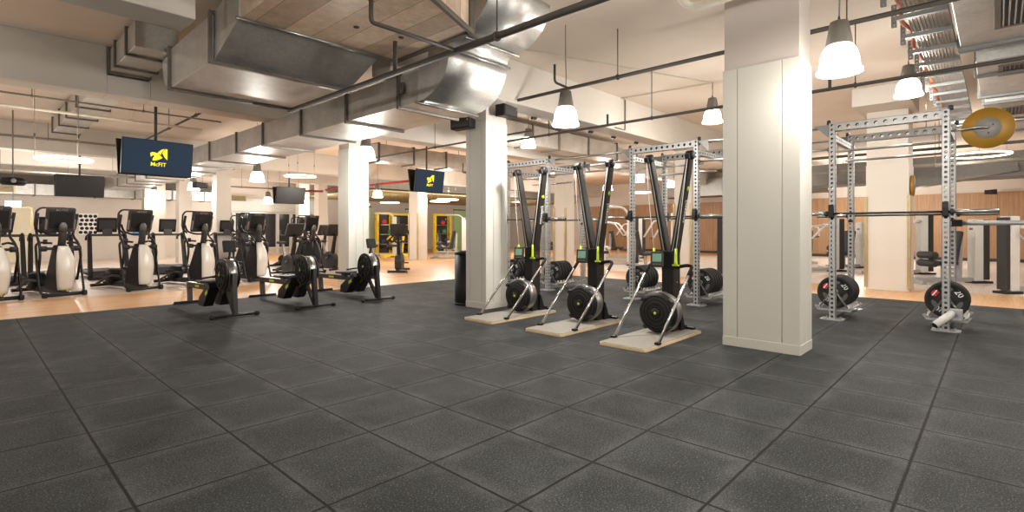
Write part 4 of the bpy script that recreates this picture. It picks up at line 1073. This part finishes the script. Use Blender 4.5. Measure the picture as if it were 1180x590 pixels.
# extras on the right rack
t = thing('disc_target', 'yellow and grey disc target on an arm at the top right of the right rack', 'target disc', (8.42, 0.09, 2.47))
MB().lathe([(0.001, 0.0), (0.24, 0.0), (0.243, 0.006), (0.24, 0.014), (0.001, 0.014)], (0, 0, 0), (-1, 0, 0), 48).build('yellow_disc', 'target_yellow', t)
MB().lathe([(0.001, 0.014), (0.125, 0.014), (0.125, 0.018), (0.001, 0.018)], (0, 0, 0), (-1, 0, 0), 40).build('grey_centre', 'target_grey', t)
for a in (0.4, 2.5, 4.6):
    MB().cyl((-0.017, 0.06 * math.cos(a), 0.06 * math.sin(a)), (-0.026, 0.06 * math.cos(a), 0.06 * math.sin(a)), 0.009, 8).build('bolt', 'black_metal', t)
MB().tube([(-0.05, 0.333, 0.0), (-0.06, 0.05, 0.012), (-0.05, 0.0, 0.0), (-0.018, 0, 0)], 0.014, 8, 0.03).build('arm', 'steel', t)
t = thing('dip_handle', 'pale horizontal handle bar sticking out from the right rack at chest height', 'handle', (9.0, 0.47, 1.34))
MB().cyl((0, -0.12, 0), (0, -1.12, 0), 0.03, 16).build('handle_bar', 'silver_paint', t)
MB().box((0, -0.05, 0.0), (0.1, 0.16, 0.09)).build('clamp', 'black_plastic', t, bevel=0.008)
MB().bar((-0.55, 0.0, -0.02), (0.0, 0.0, 0.0), 0.05, 0.06).build('side_bracket', 'silver_paint', t)
MB().cyl((0, -1.12, 0), (0, -1.14, 0), 0.031, 14).build('end_cap', 'grey_plastic', t)
t = thing('landmine_holder', 'short white swivel tube at the foot of the right rack front upright', 'swivel tube', (8.215, 0.44, 0.0))
MB().cyl((-0.1, 0.12, 0.09), (0.04, -0.04, 0.24), 0.045, 18).build('sleeve', 'white_paint', t)
MB().cyl((-0.103, 0.123, 0.087), (-0.09, 0.108, 0.1), 0.036, 16).build('mouth', 'black_plastic', t)
MB().box((0.06, -0.07, 0.22), (0.09, 0.12, 0.14)).build('swivel_bracket', 'silver_paint', t, bevel=0.008)
MB().cyl((0.0, -0.07, 0.22), (0.01, -0.07, 0.22), 0.02, 10).build('bolt', 'steel', t)

# ------------------------------------------------------------------ cardio machines (fronts face -Y)
def elliptical(loc, label, white=True, rz=0.0, group='elliptical trainers'):
    t = thing('elliptical_trainer', label, 'elliptical trainer', loc, rz, group)
    st = MB().tube([(-0.3, 0, 0.05), (0.3, 0, 0.05)], 0.035, 12).build('front_stabiliser', 'black_metal', t)
    for s in (-1, 1): MB().lathe([(0.001, 0), (0.05, 0), (0.05, 0.06), (0.001, 0.06)], (s * 0.3 - 0.03, 0, 0.05), (1, 0, 0), 14).build('foot_cap', 'black_rubber', st)
    MB().prism([(-0.02, 0.04), (1.6, 0.04), (1.6, 0.12), (0.7, 0.16), (-0.02, 0.12)], 'yz', -0.06, 0.06).build('base_frame', 'black_metal', t, bevel=0.008)
    MB().tube([(-0.28, 1.6, 0.05), (0.28, 1.6, 0.05)], 0.035, 10).build('rear_stabiliser', 'black_metal', t)
    # housing and its curved white cover
    MB().prism([(0.03, 0.1), (-0.03, 0.35), (0.0, 0.65), (0.1, 0.9), (0.2, 0.98), (0.27, 0.9), (0.42, 0.6), (0.55, 0.35), (0.6, 0.12)], 'yz', -0.11, 0.11).build('housing', 'black_plastic', t, bevel=0.03, seg=3)
    q = MB(); N = 12; vs = []
    for i in range(N + 1):
        f = i / N; z = 0.13 + f * 0.82
        y = -0.055 - 0.055 * math.sin(f * PI * 0.8) + 0.16 * max(0, f - 0.45) ** 1.5 * 1.6
        w = 0.10 + 0.052 * math.sin(f * PI * 0.72 + 0.3) - 0.05 * f ** 4
        for k in range(7):
            a = -1 + 2 * k / 6
            vs.append((a * w, y + 0.055 * a * a, z))
    n = len(vs)
    fs = [(i * 7 + k, i * 7 + k + 1, (i + 1) * 7 + k + 1, (i + 1) * 7 + k) for i in range(N) for k in range(6)]
    q.add(vs, fs, True)
    q.build('front_cover', 'shroud_white' if white else 'black_plastic', t, solid=0.02)
    MB().box((0.02, -0.055, 0.115), (0.03, 0.02, 0.02)).build('badge', 'yellow', t)
    MB().tube([(0, 0.16, 0.92), (0, 0.10, 1.12), (0, 0.10, 1.34)], 0.06, 14, 0.1, radii=None).build('mast', 'charcoal', t)
    MB().lathe([(0.001, 0), (0.062, 0), (0.055, 0.1), (0.03, 0.15), (0.001, 0.155)], (0, 0.08, 1.24), (0, -0.12, 1), 16).build('mast_cap', 'grey_plastic', t)
    R = (0.22, 0, 0); c = (0, 0.2, 1.44)
    co = MB().box(c, (0.44, 0.09, 0.47), R).build('console', 'charcoal', t, bevel=0.025, seg=3)
    e = Euler(R).to_matrix()
    MB().box(Vector(c) + e @ Vector((0, -0.05, 0.01)), (0.36, 0.012, 0.32), R).build('console_back_panel', 'black_plastic', co, bevel=0.005)
    text('console_lettering', 'MATRIX', 0.05, 'steel', co, frame_mtx(Vector(c) + e @ Vector((0, -0.0465, 0.196)), (1, 0, 0), e @ Vector((0, 0, 1))))
    MB().box(Vector(c) + e @ Vector((0, 0.048, 0.02)), (0.4, 0.006, 0.28), R).build('display', 'glass_dark', co)
    MB().tube([(-0.2, 0.42, 1.18), (-0.3, 0.44, 1.3), (-0.27, 0.46, 1.6), (-0.2, 0.47, 1.67), (0.2, 0.47, 1.67), (0.27, 0.46, 1.6), (0.3, 0.44, 1.3), (0.2, 0.42, 1.18)], 0.018, 8, 0.08).build('console_loop', 'black_metal', t)
    for s in (-1, 1):
        MB().box(Vector(c) + e @ Vector((s * 0.215, -0.03, -0.08)), (0.025, 0.03, 0.2), R).build('side_trim', 'silver_dark', co, bevel=0.004)
        # fixed handlebar, moving arm, lower link, pedal and rail
        MB().tube([(s * 0.05, 0.12, 1.16), (s * 0.16, 0.2, 1.16), (s * 0.2, 0.42, 1.22), (s * 0.2, 0.5, 1.36)], 0.02, 8, 0.08).build('fixed_handlebar', 'black_rubber', t)
        am = MB().tube([(s * 0.30, 0.30, 0.30), (s * 0.31, 0.16, 0.78), (s * 0.30, 0.22, 0.98), (s * 0.27, 0.42, 1.14), (s * 0.29, 0.40, 1.30), (s * 0.30, 0.30, 1.56)], 0.022, 10, 0.16).build('moving_arm', 'black_metal', t)
        MB().tube([(s * 0.29, 0.405, 1.26), (s * 0.295, 0.38, 1.34), (s * 0.30, 0.30, 1.56)], 0.027, 10, 0.05).build('arm_grip', 'black_rubber', am)
        MB().lathe([(0.001, -0.05), (0.05, -0.05), (0.05, 0.05), (0.001, 0.05)], (s * 0.26, 0.19, 0.9), (1, 0, 0), 16).build('arm_pivot', 'charcoal', am)
        MB().bar((s * 0.1, 0.18, 0.9), (s * 0.3, 0.19, 0.9), 0.05, 0.05).build('pivot_bar', 'black_metal', t)
        MB().tube([(s * 0.3, 0.30, 0.30), (s * 0.25, 0.85, 0.30), (s * 0.22, 1.5, 0.2 + 0.12 * s)], 0.025, 8, 0.1).build('pedal_link', 'charcoal', t)
        pd = MB().box((s * 0.2, 0.95, 0.36 + 0.04 * s), (0.16, 0.4, 0.05), (0.1 * s, 0, 0)).build('pedal', 'black_plastic', t, bevel=0.012)
        MB().span(s * 0.2 - 0.08, s * 0.2 + 0.08, 0.76, 0.78, 0.36 + 0.04 * s, 0.45 + 0.04 * s).build('toe_stop', 'black_rubber', pd)
        MB().tube([(s * 0.28, 0.02, 0.06), (s * 0.33, 0.1, 0.10), (s * 0.335, 0.22, 0.55), (s * 0.33, 0.3, 0.98), (s * 0.24, 0.36, 1.02), (s * 0.12, 0.22, 1.0)], 0.02, 8, 0.12).build('side_loop', 'black_metal', t)
    MB().lathe([(0.001, -0.11), (0.15, -0.11), (0.17, -0.08), (0.17, 0.08), (0.15, 0.11), (0.001, 0.11)], (0, 1.25, 0.24), (1, 0, 0), 28).build('rear_wheel_cover', 'black_plastic', t)
    MB().lathe([(0.02, 0), (0.035, 0), (0.035, 0.09), (0.02, 0.09)], (-0.15, 0.42, 0.98), (0, 0, 1), 12, True).build('bottle_holder', 'charcoal', t)
    return t
E1 = elliptical((1.35, 12.75, 0), 'elliptical trainer with white front cover, second from the left edge', True, 0.24)
for x, y, lb in ((0.46, 12.6, 'elliptical trainer cut off by the left edge of the picture'), (2.62, 12.85, 'elliptical trainer with white front cover, third from the left edge'),
                 (3.80, 12.95, 'elliptical trainer with white front cover, behind the leftmost rowing machine'), (5.03, 13.1, 'elliptical trainer with white front cover, behind the middle rowing machine')):
    dup(E1, (x, y, 0), 0.26, lb)
E2 = elliptical((7.0, 14.3, 0), 'all-black cross trainer with large console, nearest of the dark cardio group', False, 0.2, 'black cross trainers')
dup(E2, (7.75, 16.4, 0), 0.2, 'all-black cross trainer behind the nearest one, close to the slender column')
dup(E2, (5.75, 15.9, 0), 0.2, 'all-black cross trainer just right of the fourth white-covered trainer')

def treadmill(loc, label, rz=0.0):
    t = thing('treadmill', label, 'treadmill', loc, rz, 'treadmills')
    MB().prism([(0.0, 0.03), (0.55, 0.03), (0.55, 0.2), (0.3, 0.27), (0.05, 0.22), (0.0, 0.15)], 'yz', -0.36, 0.36).build('motor_hood', 'charcoal', t, bevel=0.03, seg=3)
    dk = MB().span(-0.4, 0.4, 0.5, 2.0, 0.1, 0.18).build('deck', 'black_plastic', t, bevel=0.02)
    MB().span(-0.27, 0.27, 0.55, 1.98, 0.18, 0.19).build('running_belt', 'black_rubber', dk)
    for s in (-1, 1):
        MB().span(s * 0.38 - 0.03, s * 0.38 + 0.03, 0.05, 0.35, 0.0, 0.06).build('floor_foot', 'black_rubber', t)
        MB().bar((s * 0.38, 0.15, 0.05), (s * 0.36, 0.42, 1.12), 0.09, 0.17, (0, 1, 0), 0.08, 0.12).build('upright', 'black_plastic', t, bevel=0.01)
        MB().tube([(s * 0.36, 0.28, 1.02), (s * 0.36, 0.34, 1.16), (s * 0.36, 0.5, 1.16), (s * 0.36, 0.95, 1.06), (s * 0.36, 0.95, 0.98)], 0.024, 8, 0.06).build('handrail', 'black_rubber', t)
    MB().bar((-0.4, 0.42, 1.12), (0.4, 0.42, 1.12), 0.12, 0.06).build('dash', 'charcoal', t, bevel=0.012)
    R = (0.25, 0, 0)
    co = MB().box((0, 0.46, 1.38), (0.42, 0.06, 0.38), R).build('console', 'black_plastic', t, bevel=0.015)
    MB().box((0, 0.425, 1.38), (0.34, 0.02, 0.24), R).build('console_back_panel', 'charcoal', co, bevel=0.005)
    MB().box((0, 0.494, 1.39), (0.36, 0.004, 0.3), R).build('display', 'glass_dark', co)
    MB().bar((0, 0.42, 1.12), (0, 0.44, 1.28), 0.2, 0.05, (0, 1, 0)).build('console_neck', 'charcoal', t)
    return t
T1 = treadmill((1.5, 16.2, 0), 'treadmill directly behind the second elliptical trainer')
for x, y, lb in ((0.62, 15.9, 'treadmill at the left edge, behind the cut-off elliptical trainer'), (2.6, 16.3, 'treadmill left of the third elliptical trainer, in the second row'),
                 (4.1, 17.0, 'treadmill standing before the two pale far left columns'), (6.0, 18.0, 'treadmill in front of the glazed wall at the back')):
    dup(T1, (x, y, 0), 0, lb)

def bike(loc, label, rz=0.0):
    t = thing('exercise_bike', label, 'exercise bike', loc, rz, 'upright exercise bikes')
    st = MB().tube([(-0.25, 0, 0.04), (0.25, 0, 0.04)], 0.03, 10).build('front_stabiliser', 'black_metal', t)
    for s in (-1, 1): MB().lathe([(0.001, 0), (0.042, 0), (0.042, 0.05), (0.001, 0.05)], (s * 0.26 - 0.025, 0, 0.04), (1, 0, 0), 12).build('foot_cap', 'grey_plastic', st)
    MB().tube([(-0.22, 1.05, 0.04), (0.22, 1.05, 0.04)], 0.03, 10).build('rear_stabiliser', 'black_metal', t)
    MB().prism([(0.0, 0.04), (1.05, 0.04), (1.05, 0.1), (0.0, 0.1)], 'yz', -0.05, 0.05).build('base_beam', 'black_metal', t)
    MB().prism([(0.1, 0.1), (0.06, 0.35), (0.16, 0.5), (0.4, 0.58), (0.62, 0.5), (0.72, 0.3), (0.66, 0.1)], 'yz', -0.1, 0.1).build('drive_housing', 'charcoal', t, bevel=0.03, seg=3)
    MB().bar((0, 0.3, 0.4), (0, 0.12, 1.12), 0.09, 0.12, (0, 1, 0), 0.07, 0.08).build('mast', 'black_plastic', t, bevel=0.01)
    R = (0.45, 0, 0)
    co = MB().box((0, 0.16, 1.26), (0.48, 0.07, 0.36), R).build('console', 'charcoal', t, bevel=0.02, seg=3)
    MB().box((0, 0.125, 1.275), (0.32, 0.02, 0.18), R).build('console_back_panel', 'black_plastic', co, bevel=0.005)
    MB().box((0, 0.198, 1.25), (0.34, 0.004, 0.24), R).build('display', 'glass_dark', co)
    for s in (-1, 1):
        MB().tube([(s * 0.03, 0.16, 1.08), (s * 0.22, 0.24, 1.08), (s * 0.26, 0.46, 1.12), (s * 0.24, 0.5, 1.24)], 0.017, 8, 0.07).build('handlebar', 'black_rubber', t)
        ck = MB().bar((s * 0.12, 0.42, 0.36), (s * 0.12, 0.42 + s * 0.13, 0.36 - 0.1 * s), 0.025, 0.03).build('crank', 'steel', t)
        MB().box((s * 0.19, 0.42 + s * 0.13, 0.36 - 0.1 * s), (0.11, 0.1, 0.03)).build('pedal', 'black_rubber', ck, bevel=0.005)
    MB().bar((0, 0.62, 0.3), (0, 0.78, 0.86), 0.05, 0.07, (0, 1, 0)).build('seat_post', 'steel', t)
    MB().prism([(-0.03, 0.62), (0.03, 0.62), (0.12, 0.86), (0.1, 0.96), (-0.1, 0.96), (-0.12, 0.86)], 'xy', 0.86, 0.93).build('seat', 'pad_black', t, bevel=0.02, seg=3)
    MB().box((0.0, 0.2, 0.93), (0.12, 0.06, 0.04)).build('accessory_cup', 'orange', t, bevel=0.01)
    return t
B1 = bike((8.72, 12.75, 0), 'upright exercise bike standing alone right of the slender middle column', -0.75)
for x, y, r, lb in ((6.3, 13.9, 0.1, 'exercise bike left of the nearest black cross trainer'), (8.0, 14.9, 0.1, 'exercise bike just left of the slender middle column'),
                    (6.75, 17.6, 0.1, 'exercise bike in the back row with orange cup, near the glazed wall'), (8.75, 17.0, 0.1, 'exercise bike in the back row, half behind the slender column')):
    dup(B1, (x, y, 0), r, lb)

# ------------------------------------------------------------------ strength machines
def tower(mb_t, x, y, w=0.3, d=0.5, h=1.65, rz=0, parent=None, pale='white_paint'):
    """pale front column with a dark weight-stack guard beside it"""
    tw = MB().span(x - 0.1, x + 0.1, y - w / 2, y + w / 2, 0.05, h).build('tower_column', pale, parent, bevel=0.015)
    MB().span(x + 0.1, x + d, y - w / 2 + 0.015, y + w / 2 - 0.015, 0.08, h - 0.02).build('stack_guard', 'charcoal', parent, bevel=0.01)
    MB().span(x - 0.14, x + d + 0.04, y - w / 2 - 0.03, y + w / 2 + 0.03, 0.0, 0.05).build('tower_foot', 'black_metal', parent, bevel=0.006)
    MB().span(x - 0.11, x - 0.1, y - 0.04, y + 0.04, h - 0.25, h - 0.2).build('plate_badge', 'red_mark' if h > 1.6 else 'grey_plastic', tw)
def strength(loc, label, rz=0.0, kind='press', h=1.65, gd=0.26):
    t = thing('strength_machine', label, 'strength machine', loc, rz, None)
    t.location = Vector(loc) + Matrix.Rotation(rz, 3, 'Z') @ Vector((-0.55, 0, 0))
    tower(None, 0.55, 0.0, 0.22, gd, h, parent=t)
    leg = kind == 'leg'; bx = 0.02 if leg else -0.72; sx = -0.2 if leg else -0.45
    MB().bar((-0.9, 0, 0.08), (0.5, 0, 0.08), 0.12, 0.1).build('base_beam', 'silver_paint', t, bevel=0.01)
    MB().bar((-0.9, -0.32, 0.04), (-0.9, 0.32, 0.04), 0.08, 0.08).build('rear_foot', 'silver_paint', t, bevel=0.01)
    MB().bar((sx, 0, 0.1), (sx, 0, 0.42), 0.08, 0.08, (0, 1, 0)).build('seat_post', 'silver_paint', t)
    MB().box((sx, 0, 0.47), (0.42, 0.36, 0.09)).build('seat', 'pad_black', t, bevel=0.03, seg=3)
    MB().box((bx, 0, 0.86), (0.10, 0.36, 0.74), (0, 0.2 if leg else -0.18, 0)).build('backrest', 'pad_black', t, bevel=0.03, seg=3)
    MB().bar((0.16 if leg else -0.85, 0, 0.1), (0.2 if leg else -0.80, 0, 1.1), 0.07, 0.09, (0, 1, 0)).build('back_post', 'silver_paint', t)
    if kind == 'press':
        for s in (-1, 1):
            a = MB().tube([(0.35, s * 0.2, h - 0.2), (0.0, s * 0.42, h - 0.25), (-0.35, s * 0.42, 1.0)], 0.03, 8, 0.1).build('press_arm', 'white_paint', t)
            MB().tube([(-0.35, s * 0.42, 1.0), (-0.38, s * 0.25, 0.98)], 0.02, 8).build('grip', 'black_rubber', a)
        MB().bar((0.4, -0.25, h - 0.2), (0.4, 0.25, h - 0.2), 0.08, 0.08).build('cross_head', 'white_paint', t, bevel=0.01)
    elif kind == 'leg':
        for z, r in ((0.66, 0.085), (0.47, 0.085)):
            MB().lathe([(0.001, -0.24), (r, -0.24), (r, 0.24), (0.001, 0.24)], (-0.58, 0, z), (0, 1, 0), 16).build('roller_pad', 'pad_black', t, bevel=0.02)
        MB().tube([(0.2, 0.2, 0.4), (-0.3, 0.26, 0.4), (-0.58, 0.26, 0.6)], 0.03, 8, 0.06).build('leg_lever', 'white_paint', t)
    else:
        MB().tube([(0.5, 0, h), (0.3, 0, 2.05), (-0.4, 0, 2.05)], 0.04, 8, 0.15).build('pulley_boom', 'white_paint', t)
        MB().tube([(-0.35, -0.5, 1.75), (-0.4, -0.3, 1.85), (-0.4, 0.3, 1.85), (-0.35, 0.5, 1.75)], 0.016, 8, 0.06).build('pull_bar', 'steel', t)
        MB().cyl((-0.4, 0, 1.85), (-0.4, 0, 2.05), 0.005, 6).build('cable', 'black_metal', t)
        for s in (-1, 1):
            MB().lathe([(0.001, -0.1), (0.06, -0.1), (0.06, 0.1), (0.001, 0.1)], (-0.25, s * 0.12, 0.62), (0, 1, 0), 14).build('thigh_roller', 'white_paint', t)
    return t
strength((16.41, 0.39, 0), 'strength machine with black seat left of its pale tower, beside the right rack upright', -0.82, 'leg', 1.5)
strength((14.14, -0.17, 0), 'strength machine with tall pale tower at the right edge of the picture', 2.45, 'press', 1.52, 0.19)
strength((18.6, 1.57, 0), 'strength machine with pale tower just right of the beige column', -0.82, 'press', 1.7)
strength((18.0, 3.6, 0), 'strength machine with a black backrest just right of the big column', -0.82, 'press', 1.6)
strength((20.3, 3.3, 0), 'white-framed leg machine behind the left upright of the right rack', -0.5, 'leg', 1.5)
strength((13.9, 5.2, 0), 'dark weight tower machine at the left edge of the big column', 1.57, 'press', 1.62)
strength((16.1, 9.4, 0), 'white pulldown machine with upright black back pad between two ski machines', -0.82, 'pull', 1.75)
strength((16.0, 7.7, 0), 'white strength machine directly behind the nearest ski machine', -0.7, 'press', 1.8)
strength((17.4, 11.4, 0), 'strength machine with dark tower behind the middle ski machine', 2.3, 'press', 1.75)
strength((20.6, 11.6, 0), 'farther strength machine with dark tower before the wooden wall', -0.6, 'press', 1.75)
strength((18.6, 14.4, 0), 'strength machine behind the rack beside the middle column', 0.4, 'leg', 1.7)
strength((23.0, 5.6, 0), 'strength machine far back before the wooden wall left of the beige column', 0.3, 'press', 1.6)
strength((15.1, 17.0, 0), 'pale bench machine with dark pad right of the pale column, before the yellow frames', -0.9, 'leg', 1.7)
strength((14.6, 21.6, 0), 'silver pulley tower machine among the yellow frames, left of the pale column', -0.6, 'pull', 1.9)
strength((18.4, 20.8, 0), 'silver pulley tower machine right of the pale column, before the right yellow frame', -0.8, 'pull', 1.9)
strength((19.6, 20.8, 0), 'silver press machine at the left edge of the middle column, far back', 2.2, 'press', 1.7)

# ------------------------------------------------------------------ functional training zone far back (yellow frames, balls)
def frame_bay(x, y, w, label, fill, rz=0.0):
    t = thing('training_frame', label, 'training frame', (x, y, 0), rz, 'yellow training frames')
    for s in (-1, 1): MB().span(s * w / 2 - 0.06, s * w / 2 + 0.06, -0.1, 0.1, 0, 2.15).build('post', 'yellow', t, bevel=0.01)
    MB().span(-w / 2, w / 2, -0.1, 0.1, 2.05, 2.17).build('top_beam', 'yellow', t, bevel=0.01)
    MB().span(-w / 2 + 0.1, w / 2 - 0.1, 0.12, 0.16, 0, 2.05).build('back_panel', fill, t)
    for z in (0.5, 1.0, 1.5):
        MB().span(-w / 2 + 0.11, w / 2 - 0.11, -0.2, 0.1, z, z + 0.04).build('shelf', 'steel', t)
    return t
frame_bay(15.2, 23.4, 0.9, 'yellow training frame left of the pale column below the small screen', 'glass_dark')
frame_bay(18.9, 23.2, 1.1, 'yellow training frame right of the pale column below the small screen', 'glass_dark')
frame_bay(16.9, 24.2, 1.6, 'yellow training frame partly behind the pale column', 'glass_dark')
for x, y, lb in ((20.3, 23.3, 'pale green wall panel next to the right yellow frame'), (14.1, 23.6, 'pale green wall panel left of the yellow frames'), (17.7, 24.4, 'pale green wall panel right behind the pale column')):
    t = thing('wall_panel', lb, 'panel', (x, y, 0), 0)
    MB().span(-0.42, 0.42, 0, 0.08, 0, 2.4).build('board', 'green_panel', t, bevel=0.006)
    MB().span(-0.44, 0.44, -0.01, 0.09, 2.4, 2.46).build('top_rail', 'charcoal', t)
bn = 0
for x, y, z, m, lb in ((15.0, 23.1, 1.66, 'red_ball', 'red exercise ball on the top shelf of the left yellow frame'), (15.35, 23.1, 1.16, 'green_ball', 'green exercise ball on the middle shelf of the left yellow frame'),
                       (15.0, 23.1, 0.66, 'blue_ball', 'blue exercise ball on the low shelf of the left yellow frame'), (18.7, 22.9, 1.66, 'red_ball', 'red exercise ball on the top shelf of the right yellow frame'),
                       (18.8, 22.9, 1.16, 'green_ball', 'green exercise ball on the middle shelf of the right yellow frame'), (18.95, 22.9, 0.66, 'blue_ball', 'blue exercise ball on the low shelf of the right yellow frame'),
                       (16.6, 23.9, 1.16, 'green_ball', 'green exercise ball left of the pale column')):
    t = thing('exercise_ball', lb, 'ball', (x, y, z), 0, 'exercise balls')
    MB().sphere((0, 0, 0), 0.13, 18).build('ball', m, t)
    MB().lathe([(0.13, -0.008), (0.134, -0.004), (0.134, 0.004), (0.13, 0.008)], (0, 0, 0), (0.3, 0.2, 1), 24, True).build('seam_band', 'charcoal', t)
t = thing('plate_loaded_machine', 'bright yellow plate-loaded machine left of the pale column', 'strength machine', (13.9, 20.2, 0), -0.4)
MB().bar((-0.7, 0, 0.08), (0.9, 0, 0.08), 0.14, 0.14).build('base_beam', 'yellow', t, bevel=0.01)
for x in (-0.7, 0.8): MB().bar((x, -0.55, 0.06), (x, 0.55, 0.06), 0.12, 0.12).build('cross_foot', 'yellow', t, bevel=0.01)
MB().bar((0.1, 0, 0.1), (0.25, 0, 1.5), 0.12, 0.14, (0, 1, 0)).build('main_post', 'yellow', t, bevel=0.01)
MB().box((-0.3, 0, 0.52), (0.5, 0.38, 0.1)).build('seat', 'pad_black', t, bevel=0.03)
MB().box((0.02, 0, 0.95), (0.1, 0.36, 0.7), (0, 0.15, 0)).build('backrest', 'pad_black', t, bevel=0.03)
for s in (-1, 1):
    a = MB().tube([(0.22, s * 0.1, 1.4), (0.1, s * 0.5, 1.3), (-0.45, s * 0.55, 0.8)], 0.045, 8, 0.1).build('lever_arm', 'yellow', t)
    MB().lathe([(0.02, -0.03), (0.2, -0.03), (0.2, 0.03), (0.02, 0.03)], (-0.2, s * 0.66, 0.85), (0, 1, 0), 24, True).build('loaded_plate', 'black_rubber', a)
t = thing('dumbbell_shelf', 'dark low dumbbell rack at the back between the yellow frames', 'dumbbell rack', (16.1, 22.7, 0), 0)
for s in (-1, 1): MB().bar((s * 1.1, 0.2, 0), (s * 1.1, 0.0, 0.95), 0.08, 0.1, (0, 1, 0)).build('side_post', 'charcoal', t)
for z in (0.3, 0.75): MB().box((0, 0.05, z), (2.2, 0.35, 0.04), (0.3, 0, 0)).build('shelf', 'black_metal', t)

# ------------------------------------------------------------------ camera, world, view
cam = bpy.data.cameras.new('camera'); co = bpy.data.objects.new('camera', cam); COL.objects.link(co)
TH = math.atan2(560, 597)
co.location = (0, 0, 1.25); co.rotation_euler = (PI / 2, 0, TH - PI / 2)
cam.sensor_width = 36; cam.lens = 597 / 1180 * 36; cam.shift_y = -30 / 1180
cam.clip_start = 0.05; cam.clip_end = 200
sc.camera = co
w = bpy.data.worlds.new('world'); sc.world = w; w.use_nodes = True
w.node_tree.nodes['Background'].inputs['Color'].default_value = (1, 0.95, 0.88, 1)
w.node_tree.nodes['Background'].inputs['Strength'].default_value = 0.2
vs = sc.view_settings
sc.display_settings.display_device = 'sRGB'
vs.view_transform = 'Standard'; vs.look = 'None'; vs.exposure = 0.78; vs.gamma = 1.0; vs.use_curve_mapping = False
